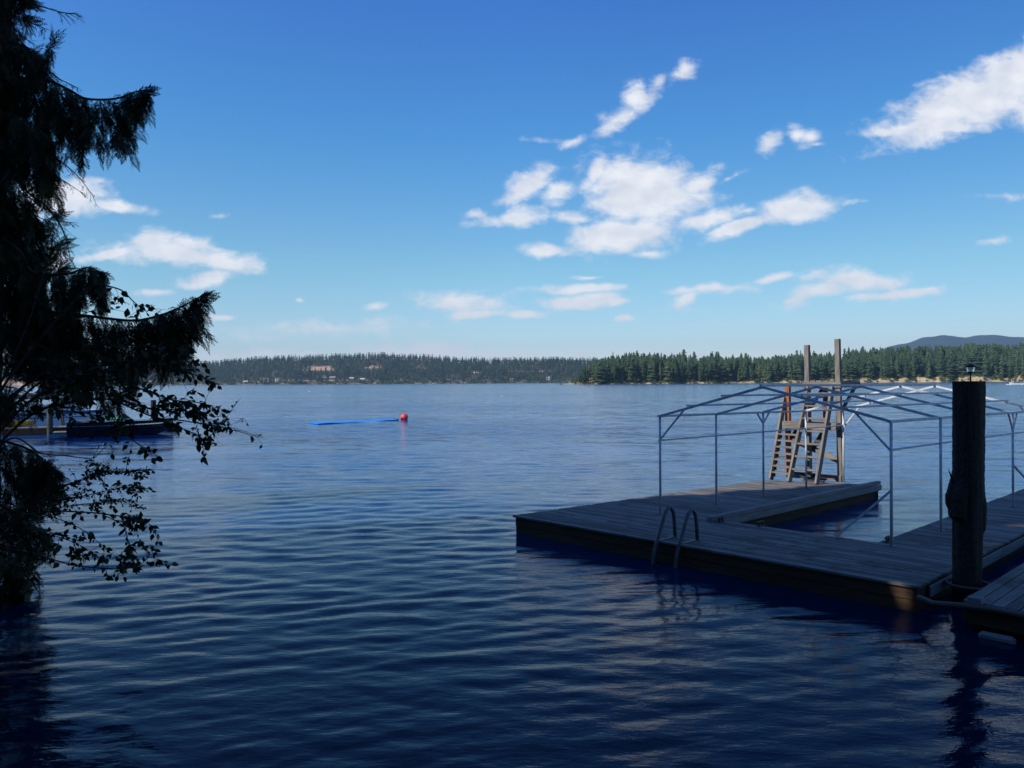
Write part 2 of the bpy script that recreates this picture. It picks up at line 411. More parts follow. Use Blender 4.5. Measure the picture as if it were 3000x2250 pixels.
# ------------------------------------------------------------------ far terrain
def hill_mat(name, a, b_, sand=None, lo=2.0, hi=7.0, patch=None):
    mt, nt, b = mat(name)
    t = nt.n('ShaderNodeTexCoord').outputs['Object']
    z = nt.n('ShaderNodeSeparateXYZ', ins={0: t}).outputs[2]
    c = nt.mix(nt.ramp(nt.noise(t, .05, 5, .6), .35, .65), a, b_)
    if sand:
        zz_ = nt.math('ADD', z, nt.math('MULTIPLY', nt.math('SUBTRACT', nt.noise(t, .06, 4, .6), .5), 9.0))
        sc = nt.mix(nt.ramp(nt.noise(nt.mapping(t, scale=(1,1,3)), .25, 5, .7), .35, .7), tuple(x*.55 for x in sand), sand)
        c = nt.mix(nt.ramp(zz_, lo, hi), sc, c)
    if patch:
        pt = nt.n('ShaderNodeAttribute', attribute_name='bare').outputs['Fac']
        c = nt.mix(pt, c, patch)
    mt.node_tree.links.new(c, b.inputs['Base Color']); b.inputs['Roughness'].default_value = .95
    b.inputs['Specular IOR Level'].default_value = .1
    bp = nt.n('ShaderNodeBump', ins={'Height': nt.noise(t, .3, 5, .7), 'Distance': 1.5}); mt.node_tree.links.new(bp.outputs[0], b.inputs['Normal'])
    return mt
def interp(x, pts):
    return float(np.interp(x, [p[0] for p in pts], [p[1] for p in pts]))
def terrain(name, pxs, ds, base, hfun, material, bare=None):
    V = []; A = []
    for d in ds:
        for px in pxs:
            k = (px-1500)/F; y = base(px)+d
            V.append((k*y, y, hfun(px, d))); A.append(bare(px, d) if bare else 0)
    n = len(pxs); i = np.arange(len(ds)-1)[:, None]*n + np.arange(n-1)[None, :]
    Fq = np.stack([i, i+1, i+n+1, i+n], -1).reshape(-1, 4)
    o = link(name, arr_mesh(name, V, Fq, material, {'bare': A}, smooth=True)); return tag(o, kind='structure')
def smooth(a, b, x):
    t = min(1, max(0, (x-a)/(b-a))); return t*t*(3-2*t)
def wob(px, d, s=1.0): return math.sin(px*.021*s+d*.03)+math.sin(px*.047*s-d*.021+1.3)+.6*math.sin(px*.11*s+2)
# right peninsula
def pen_base(px): return interp(px, [(1670,905),(1760,900),(2000,960),(2300,1000),(2600,1010),(3000,960),(3600,900)]) + 4*wob(px, 0)
PROF = [(1660,1122),(1700,1092),(1745,1052),(1800,1040),(1850,1030),(1950,1034),(2000,1032),(2060,1040),(2150,1046),(2250,1044),(2300,1036),(2400,1034),(2480,1024),(2560,1012),(2650,1007),(2750,999),(2850,998),(2950,996),(3050,996),(3400,996),(3700,996)]
def pen_h(px, d):
    e = smooth(1655, 1760, px)*smooth(420, 330, d) 
    bl = interp(px, [(1660,1.0),(2000,2.2),(2300,3.0),(2500,6.0),(2700,6.5),(2850,7.5),(3000,7.0),(3600,7)])*(1+.18*wob(px, 0, 1.7))
    if d < 0: return -2.0
    bl = max(.6, bl)
    return e*(bl*smooth(0, 7, d) + 9*smooth(5, 70, d) + 10*smooth(60, 260, d)) + .12*d*0 - (.5 if d == 0 else 0)
terrain('peninsula_ground', list(range(1640, 3720, 8)), [-3, 0, 3, 6, 9, 14, 24, 45, 80, 130, 200, 300, 420],
        pen_base, pen_h, hill_mat('peninsula_soil', (.05,.055,.03), (.11,.09,.05), (.55,.42,.24), 4.5, 7.5))
# far shore across the lake
def far_base(px): return interp(px, [(-800,1900),(300,2200),(1000,2300),(1800,2400),(2200,2400)]) + 10*wob(px, 0)
FPROF = [(-900,1060),(0,1072),(300,1070),(500,1062),(620,1058),(700,1050),(800,1045),(900,1041),(1000,1040),(1120,1037),(1230,1042),(1330,1050),(1450,1054),(1600,1052),(1700,1054),(2200,1060)]
def far_h(px, d):
    top = (1121 - interp(px, FPROF))/F*(far_base(px)+420) - 12
    if d < 0: return -3.0
    return max(0, top)*(.10*smooth(0, 30, d) + .38*smooth(10, 200, d) + .52*smooth(160, 420, d))
def far_bare(px, d):
    v = 0
    for cx, cd, rx, rd in ((930,235,48,42),(880,225,16,16),(820,200,22,10),(1095,240,26,22),(1240,250,50,10),(1700,0,1,1),(1510,215,34,18),(1580,215,34,18),(1390,190,30,14),(950,40,140,10),(770,35,40,12),(1180,230,30,10),(120,60,300,60),(1000,200,30,12)):
        q = ((px-cx)/rx)**2 + ((d-cd)/rd)**2
        v = max(v, smooth(1.3, .6, q + .25*wob(px, d, 3)))
    return v
terrain('far_shore_ground', list(range(-900, 2210, 9)), [-5, 0, 6, 14, 26, 40, 60, 85, 115, 150, 185, 200, 215, 230, 245, 260, 290, 330, 380, 430, 500],
        far_base, far_h, hill_mat('far_soil', (.07,.075,.045), (.13,.11,.07), (.3,.26,.19), 1.0, 5.0, (.52,.33,.21)), far_bare)
# blue mountains on the right
def mt_base(px): return 5200
MPROF = [(2280,1108),(2370,1095),(2420,1090),(2480,1078),(2560,1030),(2600,1014),(2660,1003),(2700,990),(2760,981),(2800,986),(2835,992),(2880,982),(2910,980),(2960,984),(3010,991),(3100,985),(3300,1000),(3700,1040)]
def mt_h(px, d):
    top = (1113 - interp(px, MPROF))/F*(6400)
    return max(0, top)*smooth(-50, 1200, d) + 5*wob(px, d, .8) - (20 if d <= 0 else 0)
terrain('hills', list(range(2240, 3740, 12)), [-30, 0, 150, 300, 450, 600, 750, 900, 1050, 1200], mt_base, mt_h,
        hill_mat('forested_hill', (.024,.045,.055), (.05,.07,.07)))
# ------------------------------------------------------------------ far conifers
def tree_mat(name, cols, ofs=0.0):
    mt, nt, b = mat(name)
    tint = nt.n('ShaderNodeAttribute', attribute_name='tint').outputs['Fac']
    rnd = nt.n('ShaderNodeObjectInfo').outputs['Random']
    isl = nt.n('ShaderNodeNewGeometry').outputs['Random Per Island']
    f = nt.math('FRACT', nt.math('ADD', tint, rnd))
    c = nt.mix(nt.ramp(f, 0, .55), cols[0], cols[1]); c = nt.mix(nt.ramp(f, .6, 1.0), c, cols[2])
    c = nt.mix(nt.math('MULTIPLY', isl, .45), c, tuple(x*.45 for x in cols[0]))
    mt.node_tree.links.new(c, b.inputs['Base Color']); b.inputs['Roughness'].default_value = .9
    b.inputs['Specular IOR Level'].default_value = .15
    return mt
M['con'] = tree_mat('conifer_needles', ((.035,.066,.036), (.06,.10,.045), (.09,.125,.055)))
M['con_far'] = tree_mat('far_conifer_needles', ((.026,.048,.032), (.040,.068,.038), (.06,.088,.045)))
M['bush'] = tree_mat('shore_bush_leaves', ((.06,.10,.03), (.10,.14,.05), (.15,.15,.06)))
def conifer(rs, layers, blades, wide, full=.7, bare=.08, droop=.35):
    V = []; T = []
    def tri(a, b, c):
        i = len(V); V.extend((a, b, c)); T.append((i, i+1, i+2))
    for k in range(3):
        a = 2.1*k; r = .016
        tri((math.cos(a)*r, math.sin(a)*r, 0), (math.cos(a+2.1)*r, math.sin(a+2.1)*r, 0), (0, 0, .97))
    for l in range(layers):
        q = bare + (1-bare)*(l+rs.random()*.6)/layers
        rad = wide*min(1.0, (1-q)*1.25+.03)**full*(.72+.5*rs.random())
        if q < bare+.12: rad *= .75
        for k in range(blades):
            a = 2*math.pi*(k+rs.random())/blades; rr = rad*(.55+.6*rs.random()); ca, sa = math.cos(a), math.sin(a)
            w = rr*(.34+.25*rs.random()); z0 = q+.02*rs.random(); z1 = q - rr*droop*(.5+rs.random()) 
            zt = z0 + .035+.03*rs.random()
            p0 = (0, 0, zt); pe = (ca*rr, sa*rr, z1)
            pm = .62; l1 = (ca*rr*pm - sa*w, sa*rr*pm + ca*w, z0*(1-pm)+z1*pm - .012); l2 = (ca*rr*pm + sa*w, sa*rr*pm - ca*w, z0*(1-pm)+z1*pm - .012)
            tri(p0, l1, pe); tri(p0, pe, l2)
    return np.array(V, np.float32), np.array(T, np.int32)
rs = np.random.default_rng(21)
CON = [conifer(rs, *a) for a in ((17,6,.17,.8,.10,.4),(15,6,.21,.6,.16,.3),(18,5,.14,.75,.12,.45),(14,6,.19,.5,.24,.25),(16,6,.23,.75,.06,.35),(13,5,.15,.45,.34,.2),(15,7,.26,.7,.05,.3))]
CON_LOW = [conifer(rs, *a) for a in ((9,4,.20,.75,.08,.4),(8,4,.25,.6,.14,.3),(9,4,.16,.75,.1,.4),(8,4,.21,.5,.2,.3))]
def scatter(items, temps):
    """items: (x, y, z, height, width factor, turn, template, tint) -> one mesh's arrays"""
    Vs = []; Ts = []; A = []; n = 0
    for x, y, z, h, w, a, k, tint in items:
        v, t = temps[k]; c, s = math.cos(a), math.sin(a)
        vv = np.empty_like(v); vv[:, 0] = (v[:, 0]*c-v[:, 1]*s)*h*w+x; vv[:, 1] = (v[:, 0]*s+v[:, 1]*c)*h*w+y; vv[:, 2] = v[:, 2]*h+z
        Vs.append(vv); Ts.append(t+n); A.append(np.full(len(v), tint)); n += len(v)
    return np.concatenate(Vs), np.concatenate(Ts), np.concatenate(A)
# peninsula forest
trees = []
for q in range(2600):
    px = 1672 + (3350-1672)*rs.random(); d = 5 + 190*rs.random()**1.25
    if d < 10 and rs.random() < .6: continue
    y = pen_base(px)+d; z = pen_h(px, d)-.3; top = interp(px, PROF) + (30*rs.random()**2.6) - 14*(rs.random() < .08)
    h = 17 + 17*rs.random()**.8 * (.75+.25*math.sin(px*.05)*math.sin(px*.023+1))
    if rs.random() < .15: h *= .55
    zmax = CAM_H + (1119.5 - ROLL*(px-1500) - top)*y/F
    if zmax - z < 4: continue
    if d > 120: h = max(h, zmax-z-6*rs.random())
    h = min(h, zmax-z, 34)
    trees.append(((px-1500)/F*y, y, z, h, .95+.6*rs.random(), 6.28*rs.random(), int(rs.integers(0, 7)), rs.random(), d, px))
trees.sort(key=lambda t: t[8])
inview = [t for t in trees if 1672 < t[9] < 3010]
near = inview[:296]; near_ids = set(id(t) for t in near)
con_mesh = [arr_mesh('shore_conifer', v, t, M['con'], {'tint': np.zeros(len(v))}) for v, t in CON]
NAMEK = ['slim pointed', 'broad', 'narrow', 'open crowned', 'wide based', 'bare stemmed', 'bushy']
for t in near:
    k = t[6]
    o = bpy.data.objects.new('conifer', con_mesh[k]); COL.objects.link(o)
    o.location = t[:3]; o.scale = (t[3]*t[4], t[3]*t[4], t[3]); o.rotation_euler = (0, 0, t[5])
    tag(o, 'dark green conifer at the front of the forested right shore across the lake', 'conifer tree', 'conifers along the right shore')
V, T, A = scatter([t[:8] for t in trees if id(t) not in near_ids], CON)
tag(link('conifer_forest', arr_mesh('conifer_forest', V, T, M['con'], {'tint': A})), 'dense dark green conifer forest behind the front trees of the right shore', 'forest', kind='stuff')
# far forest
items = []
for q in range(10500):
    px = -700 + 2700*rs.random(); d = 8 + 430*rs.random()
    if far_bare(px, d) > .25 and rs.random() < .96: continue
    if d < 70 and rs.random() < .45: continue
    b = sum(1 for cx, cd, rx, rd in ((930,225,48,35),(1095,232,26,20)) if abs(px-cx) < rx and cd-70 < d < cd)
    if b and rs.random() < .8: continue
    y = far_base(px)+d; z = far_h(px, d)-.4
    h = 11+15*rs.random()
    items.append(((px-1500)/F*y, y, z, h, 1.05+.6*rs.random(), 6.28*rs.random(), int(rs.integers(0, 4)), rs.random()))
V, T, A = scatter(items, CON_LOW)
tag(link('far_forest', arr_mesh('far_forest', V, T, M['con_far'], {'tint': A})), 'hazy conifer forest covering the hill across the lake', 'forest', kind='stuff')
# low green bushes along both far waterlines
def blob_bush(rs, n):
    V = []; T = []
    for k in range(n):
        a = 6.28*rs.random(); e = math.asin(rs.random()); r = .75+.3*rs.random()
        c = np.array((math.cos(a)*math.cos(e)*r*.6, math.sin(a)*math.cos(e)*r*.6, math.sin(e)*r))
        for j in range(2):
            p = [c + rs.normal(size=3)*.17 for _ in range(3)]; i = len(V); V += p; T.append((i, i+1, i+2))
    return np.array(V, np.float32), np.array(T, np.int32)
BUSH = [blob_bush(rs, 45) for _ in range(3)]
bi = []
for q in range(420):
    px = 1700 + 1500*rs.random(); d = 1+9*rs.random(); y = pen_base(px)+d
    bi.append(((px-1500)/F*y, y, pen_h(px, d)-.2, 1.2+2.0*rs.random(), 1.2, 6.28*rs.random(), int(rs.integers(0, 3)), rs.random()))
for q in range(650):
    px = 300 + 1450*rs.random(); d = 1+60*rs.random()**2; y = far_base(px)+d
    bi.append(((px-1500)/F*y, y, far_h(px, d)-.2, 2.5+5*rs.random(), 1.1, 6.28*rs.random(), int(rs.integers(0, 3)), rs.random()))
V, T, A = scatter(bi, BUSH)
tag(link('shoreline_bushes', arr_mesh('shoreline_bushes', V, T, M['bush'], {'tint': A})), 'pale green bushes strewn along the far shorelines', 'bushes', kind='stuff')
# ------------------------------------------------------------------ cabins on the far shores
ROOF = {'brown': plain('brown_roof', (.16,.10,.08), .8), 'grey': plain('grey_roof', (.25,.25,.26), .8), 'red': plain('rust_roof', (.40,.16,.10), .8), 'pale': plain('pale_roof', (.55,.52,.5), .7)}
WALL = {'tan': plain('tan_boards', (.42,.33,.23), .8), 'white': plain('white_boards', (.72,.70,.66), .7), 'dark': plain('dark_boards', (.12,.09,.07), .8), 'rose': plain('rose_boards', (.5,.3,.24), .8)}
def cabin(px, d, base, hf, w, dp, hgt, rot, wc, rc, label):
    y = base(px)+d; loc = Vector(((px-1500)/F*y, y, hf(px, d)-.8))
    t = thing('cabin', label, 'cabin', loc, 'cabins on the far shores')
    a = Vector((math.cos(rot), math.sin(rot), 0)); b = Vector((-a.y, a.x, 0)); z = Vector((0, 0, 1))
    def p(i, j, k): return loc + a*i + b*j + z*k
    h0 = hgt+.8; rise = w*.0+dp*.32
    mb = MB(); mb.bar(p(-w/2, 0, h0/2), p(w/2, 0, h0/2), dp, h0)
    for s in (-1, 1): mb.poly([p(s*w/2, -dp/2, h0), p(s*w/2, dp/2, h0), p(s*w/2, 0, h0+rise)], a*(-s*.2))
    mb.build('wall', WALL[wc], t)
    mr = MB(); e = .7
    for s in (-1, 1):
        q = [p(-w/2-e, s*(dp/2+e), h0-.25), p(w/2+e, s*(dp/2+e), h0-.25), p(w/2+e, 0, h0+rise+.2), p(-w/2-e, 0, h0+rise+.2)]
        mr.poly(q, (0, 0, .25))
    mr.build('roof', ROOF[rc], t)
    for i in (-.28, .05, .3):
        MB().bar(p(i*w-.8, -dp/2-.03, h0*.5+.3), p(i*w+.8, -dp/2-.03, h0*.5+.3), .08, 1.5).build('window', M['glass'], t)
for px, d, w, dp, hg, rot, wc, rc, lb in (
    (775, 36, 24, 12, 6, .15, 'tan', 'brown', 'long tan cabin with broad brown roof on the far left waterfront'),
    (812, 30, 9, 8, 8, -.2, 'white', 'grey', 'tall narrow white cabin just right of the long tan one across the lake'),
    (720, 20, 12, 8, 3, .1, 'rose', 'pale', 'low rose cabin with pale roof at the water, leftmost across the lake'),
    (952, 88, 16, 9, 4, .05, 'white', 'grey', 'white cabin with grey roof below the big orange clearing'),
    (975, 60, 18, 11, 6, -.1, 'dark', 'grey', 'dark wide cabin with grey roof below the orange clearing'),
    (1030, 50, 12, 9, 5, .3, 'tan', 'pale', 'small tan cabin with pale roof between trees at mid far shore'),
    (1062, 34, 15, 9, 4, .0, 'white', 'pale', 'pale roofed white cabin near the water at mid far shore'),
    (1178, 28, 13, 9, 4, .2, 'tan', 'brown', 'tan cabin under a brown roof right of centre on the far shore'),
    (1312, 22, 12, 8, 4, -.2, 'white', 'grey', 'white cabin low by the water behind the buoy side of the far shore'),
    (1500, 30, 14, 9, 4, .1, 'rose', 'red', 'rose cabin with rust roof close to the peninsula tip'),
    (1606, 30, 10, 8, 8, .1, 'white', 'pale', 'tall white cabin nearest the peninsula tip on the far shore')):
    cabin(px, d, far_base, far_h, w, dp, hg, rot, wc, rc, lb)
for px, d, w, dp, hg, rot, wc, rc, lb in (
    (2128, 16, 9, 6, 2.6, .1, 'dark', 'grey', 'dark cabin with flat grey roof under trees on the right shore, farther left one'),
    (2236, 18, 7, 5, 2.6, .2, 'tan', 'grey', 'small tan cabin left of the lifeguard tower on the right shore'),
    (2790, 22, 9, 6, 2.6, -.1, 'dark', 'brown', 'dark brown cabin between trees left of the pile lamp')):
    cabin(px, d, pen_base, pen_h, w, dp, hg, rot, wc, rc, lb)

# ================================================================== THE DOCK
E0 = Vector((5.27, 10.06, 0)); SV = Vector((.725, .689, 0)).normalized(); TV = Vector((.689, -.725, 0)).normalized()
DZ = .36
def D(s, t, z=0.0): return E0 + SV*s + TV*t + Vector((0, 0, DZ+z))
def tl(s):      # outer edge of the left finger
    return -7.65 + (.83/8.56)*s if s <= 8.56 else -6.82 + (s-8.56)*(2.58/1.27)
def ti(s): return -4.46 + .026*(s-2.44)
dock = thing('floating_dock', 'dark weathered U-shaped board dock floating around the canopy slip', 'dock', D(1.2, -3.5, -DZ))
def boards(mb, s0, s1, lo, hi, w=.140, gap=.014):
    s = s0
    while s + w <= s1 + .01:
        a0, a1 = lo(s+w/2), hi(s+w/2)
        cuts = [a0]
        if a1-a0 > 3:
            c = a0 + random.uniform(1.2, 3.4)
            while c < a1-1: cuts.append(c); c += random.uniform(2.4, 3.7)
        cuts.append(a1)
        for k in range(len(cuts)-1):
            z = random.uniform(-.003, .003)
            e0 = random.uniform(0, .02) if k == 0 else 0; e1 = random.uniform(0, .02) if k == len(cuts)-2 else 0
            if cuts[k+1]-cuts[k] < .1: continue
            mb.bar(D(s+w/2, cuts[k]+.003-e0, -.019+z), D(s+w/2, cuts[k+1]-.003+e1, -.019+z), w+random.uniform(-.003, .003), .038)
        s += w+gap
mb = MB(); boards(mb, 0.0, 2.46, tl, lambda s: 0.0); mb.build('cross_deck', M['deck'], dock, bevel=.004)
mb = MB(); boards(mb, 2.47, 9.75, tl, ti); mb.build('finger_deck', M['deck'], dock, bevel=.004)
mb = MB(); boards(mb, 2.47, 13.5, lambda s: -1.45, lambda s: 0.0); mb.build('finger_deck', M['deck'], dock, bevel=.004)
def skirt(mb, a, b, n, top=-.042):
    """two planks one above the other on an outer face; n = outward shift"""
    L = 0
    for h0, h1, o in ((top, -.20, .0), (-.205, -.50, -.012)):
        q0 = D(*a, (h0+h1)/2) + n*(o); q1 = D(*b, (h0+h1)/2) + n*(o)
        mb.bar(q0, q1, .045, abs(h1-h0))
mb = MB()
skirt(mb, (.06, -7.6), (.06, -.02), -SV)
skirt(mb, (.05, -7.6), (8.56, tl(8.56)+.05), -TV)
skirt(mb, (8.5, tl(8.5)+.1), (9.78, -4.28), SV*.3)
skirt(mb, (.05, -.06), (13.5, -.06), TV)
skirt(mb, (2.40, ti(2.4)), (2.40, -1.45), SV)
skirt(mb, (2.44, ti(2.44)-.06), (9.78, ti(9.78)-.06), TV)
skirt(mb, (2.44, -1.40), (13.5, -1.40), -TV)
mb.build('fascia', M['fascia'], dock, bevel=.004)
mb = MB()
for s0, s1, t0, t1 in ((.25, 2.2, -7.3, -.3), (2.5, 8.2, -6.6, -4.7), (2.6, 13, -1.25, -.2)):
    mb.bar(D(s0, (t0+t1)/2, -.36), D(s1, (t0+t1)/2, -.36), t1-t0, .5)
mb.build('float', M['black'], dock)
# corner brackets on the front right corner, light trim board of the right finger
mb = MB(); mb.bar(D(.4, .012, -.14), D(13.5, .012, -.14), .03, .15); mb.build('trim_board', M['rail'], dock, bevel=.004)
# kerb rail along the slip on the left finger
mb = MB(); mb.bar(D(2.2, ti(2.2)-.03, .045), D(9.86, ti(9.86)-.03, .045), .11, .09)
mb.bar(D(2.5, ti(2.5)+.03, -.075), D(9.86, ti(9.86)+.03, -.075), .035, .14); mb.build('slip_rail', M['rail'], dock, bevel=.008)
for nm, q in (('cleat', (2.30, ti(2.3)+.16)), ('cleat', (2.62, -1.36)), ('cleat', (2.42, -3.55))):
    c = MB(); a, b = D(q[0]-.13, q[1], .075), D(q[0]+.13, q[1], .075)
    c.tube([a, a*.7+b*.3+Vector((0,0,.008)), a*.3+b*.7+Vector((0,0,.008)), b], [.012, .02, .02, .012], 8)
    c.tube([D(q[0]-.05, q[1], 0), D(q[0]-.05, q[1], .075)], .018, 8); c.tube([D(q[0]+.05, q[1], 0), D(q[0]+.05, q[1], .075)], .018, 8)
    c.box(D(q[0], q[1], .006), .2, .06, .012, SV)
    c.build('cleat', M['black'], dock, smooth=False)

# ------------------------------------------------------------------ swim ladder
lad = thing('swim_ladder', 'steel dock ladder with two hooped handrails on the front edge of the dock', 'ladder', D(-.1, -3.9, 0))
for k, (sb, tb) in enumerate(((.50, -4.10), (.54, -3.68))):
    pts = []
    prof = [(sb, 0.0), (sb-.015, .20), (sb-.035, .38), (sb-.075, .47), (sb-.14, .525), (sb-.22, .515), (sb-.29, .45), (sb-.36, .32), (sb-.50, .04), (sb-.60, -.16), (sb-.635, -.30), (sb-.64, -.85)]
    for s, z in prof: pts.append(D(s, tb, z))
    h = MB(); h.tube(pts, .032, 12); ho = h.build('handrail', M['steel'], lad, smooth=True)
    MB().lathe(D(sb, tb, 0), [(.055, 0), (.055, .010), (.034, .014), (.034, .05)], 14).build('foot_flange', M['steel'], ho)
    MB().bar(D(-.02, tb+.0, .006), D(sb-.06, tb, .006), .05, .012).build('deck_strap', M['steel'], lad)
for z in (-.42, -.70):
    MB().bar(D(-.13, -4.10, z), D(-.10, -3.68, z), .07, .025).build('rung', M['steel'], lad)

# ------------------------------------------------------------------ canopy frame
cf = thing('canopy_frame', 'bare galvanised tube frame of a gabled boat canopy over the slip', 'canopy frame', D(5.5, -3.2, 0))
LP = [at(1935,1505,DZ), at(2099,1476,DZ), at(2237,1453,DZ), at(2362,1431,DZ), at(2471,1412,DZ)]
RF_ = at(2612,1600,DZ); R4_ = at(2968,1485,DZ); stp = (R4_-RF_)/3
RP = [RF_, at(2757,1556,DZ), RF_+stp*2, R4_, RF_+stp*4]
LTOP = [(1938,1219), (2104,1214), (2244,1207), (2371,1203), (2477,1200)]
def zt(p, py, px=None):     # height of a photo row above the point p
    d = ray(px if px else 1500+F*p.x/p.y, py); return CAM_H + d.z*(p.y/d.y)
LE = [Vector((p.x, p.y, zt(p, q[1], q[0]))) for p, q in zip(LP, LTOP)]
RE = [Vector((p.x, p.y, z)) for p, z in zip(RP, np.linspace(zt(RP[0], 1235, 2613), zt(RP[3], 1210, 2966)+.0, 4).tolist()+[zt(RP[3], 1210, 2966)])]
RIDGE = []
for k in range(5):
    mid = (LE[k]+RE[k])/2; RIDGE.append(mid + Vector((0, 0, .58)))
RIDGE[0].z = zt(RIDGE[0], 1134, 2284); RIDGE[4].z = zt(RIDGE[4], 1131, 2780)
for k in (1, 2, 3): RIDGE[k].z = RIDGE[0].z + (RIDGE[4].z-RIDGE[0].z)*k/4
for side, (bs, es) in enumerate(((LP, LE), (RP, RE))):
    for k in range(5):
        b = MB(); b.tube([bs[k]+Vector((0, 0, .006)), es[k]], .0245, 10)
        po = b.build('post', M['alu'], cf, smooth=True)
        pl = MB(); pl.box(bs[k]+Vector((0, 0, .004)), .14, .12, .010, SV); pl.build('foot_plate', M['steel'], po)
        MB().bar(es[k], RIDGE[k], .040, .045).build('rafter', M['alu'], cf)
def off(p, z): return p + Vector((0, 0, z))
for nm, seq, dz in (('ridge_tube', RIDGE, .03), ('eave_tube', LE, .0), ('eave_tube', RE, .0)):
    ext = (seq[0]-seq[-1]).normalized()*.06
    MB().bar(off(seq[0], dz)+ext, off(seq[-1], dz)-ext, .045, .045).build(nm, M['alu'], cf)
for es in (LE, RE):
    for q in (.31, .65):
        a = es[0].lerp(RIDGE[0], q); b = es[4].lerp(RIDGE[4], q); ext = (a-b).normalized()*.08
        MB().bar(off(a, .045)+ext, off(b, .045)-ext, .035, .035).build('purlin', M['alu'], cf)
zl = zt(LP[0], 1290, 1935); zl5 = zt(LP[4], 1246, 2471)
MB().bar(Vector((LP[0].x, LP[0].y, zl))-SV*.05, Vector((LP[4].x, LP[4].y, zl5))+SV*.05, .03, .03).build('side_rail', M['alu'], cf)
zr = zt(RP[0], 1318, 2613); zr4 = zt(RP[3], 1270, 2966); zr5 = zr4 + (zr4-zr)/3
MB().bar(Vector((RP[0].x, RP[0].y, zr)), Vector((RP[4].x, RP[4].y, zr5)), .03, .03).build('side_rail', M['alu'], cf)
for k in (0, 4):
    for es in (LE, RE):
        a = off(es[k], -.48); q = .26 if k == 0 else .2
        MB().bar(a, es[k].lerp(RIDGE[k], q), .03, .03).build('knee_brace', M['alu'], cf)
for es, k in ((LE, 2), (RE, 3)):
    dd = (es[4]-es[0]).normalized()
    for s in (-1, 1):
        MB().bar(off(es[k], -.27 if k == 2 else -.36), es[k]+dd*(.27*s), .03, .03).build('knee_brace', M['alu'], cf)
MB().bar(at(2448, 1577, DZ)+Vector((0, 0, .02)), Vector((RP[0].x, RP[0].y, zt(RP[0], 1437, 2611))), .035, .035).build('diagonal_brace', M['alu'], cf)
MB().bar(Vector((RP[3].x, RP[3].y, zt(RP[3], 1361, 2968))), RP[4]+Vector((0, 0, .03)), .035, .035).build('diagonal_brace', M['alu'], cf)

# ------------------------------------------------------------------ lifeguard tower
TO = at(2463, 1411, DZ); TA = SV; TB = TV
def Tw(a, b, z): return TO + TA*a + TB*b + Vector((0, 0, z))
tw = thing('lifeguard_tower', 'weathered timber lifeguard tower with two leaning ladders and tall corner posts', 'tower', Tw(0, -.7, 0))
TZ = 2.66; LZ = 1.53
def tb(name, p, q, w, h, m='tower', upv=(0,0,1), bev=.006): return MB().bar(Tw(*p), Tw(*q), w, h, upv).build(name, M[m], tw, bevel=bev)
tb('post', (0, .0, 0), (-.02, -.06, 3.79), .125, .125, 'tower', TA)
tb('post', (0, -.86, 0), (-.02, -.90, 3.66), .125, .125, 'tower', TA)
tb('post', (.0, -1.46, 0), (.0, -1.47, 2.56), .125, .12, 'orange', TA)
tb('middle_post', (.10, -.45, LZ), (.10, -.45, TZ-.15), .10, .10, 'orange', TA)
# upper platform
up_ = tb('platform_frame', (-.095, -1.0, TZ-.085), (-.095, .06, TZ-.085), .04, .165)
for p, q in (((-.075, .04, TZ-.085), (1.10, .04, TZ-.085)), ((-.075, -.98, TZ-.085), (1.10, -.98, TZ-.085)), ((1.12, -1.0, TZ-.085), (1.12, .06, TZ-.085))):
    tb('platform_frame', p, q, .04, .155)
mb = MB()
for k in range(6):
    b0 = -.98+k*.172; mb.bar(Tw(-.05, b0+.07, TZ+.012), Tw(1.12, b0+.07, TZ+.012), .14, .034)
mb.build('platform_boards', M['tower'], tw, bevel=.004)
# lower platform
for p, q in (((-.31, -1.48, LZ-.075), (-.31, .02, LZ-.075)), ((.09, -1.48, LZ-.075), (.09, .02, LZ-.075)), ((-.29, -1.46, LZ-.075), (.07, -1.46, LZ-.075)), ((-.29, .0, LZ-.075), (.07, .0, LZ-.075))):
    tb('platform_frame', p, q, .04, .16)
mb = MB()
for k in range(3):
    a0 = -.31+k*.145; mb.bar(Tw(a0+.05, -1.48, LZ+.022), Tw(a0+.05, .03, LZ+.022), .13, .034)
mb.build('platform_boards', M['tower'], tw, bevel=.004)
# ladders
S1 = ((-.82, -1.56, 0), (-.06, -1.53, 2.22)); S2 = ((-1.02, -.93, 0), (-.06, -.83, TZ-.12)); S3 = ((-.98, -.20, 0), (-.08, -.16, TZ-.12))
def on(S, z):
    f = (z-S[0][2])/(S[1][2]-S[0][2]); return tuple(S[0][i]+(S[1][i]-S[0][i])*f for i in range(3))
for S in (S1, S2, S3): tb('stringer', S[0], S[1], .06, .19, 'tower', TA)
for k in range(7):
    z = .20+.170*k; a = on(S1, z); b = on(S2, z); aa = (a[0]+b[0])/2
    tb('tread', (a[0]+.02, a[1]+.025, z), (b[0]+.03, b[1]-.025, z), .20, .042)
for k in range(7):
    z = .34+.333*k; a = on(S2, z); b = on(S3, z)
    tb('tread', (a[0]+.02, a[1]+.025, z), (b[0]+.02, b[1]-.025, z), .18, .045)
mb = MB()
for S, sgn, zs in ((S1, .04, [.20+.17*k for k in range(7)]), (S3, -.04, [.34+.333*k for k in range(7)])):
    for z in zs:
        a = on(S, z); mb.bar(Tw(a[0]+.05, a[1]+sgn, z-.02), Tw(a[0]+.05, a[1]+sgn, z-.13), .05, .04, TA)
mb.build('tread_cleats', M['dark_timber'], tw)
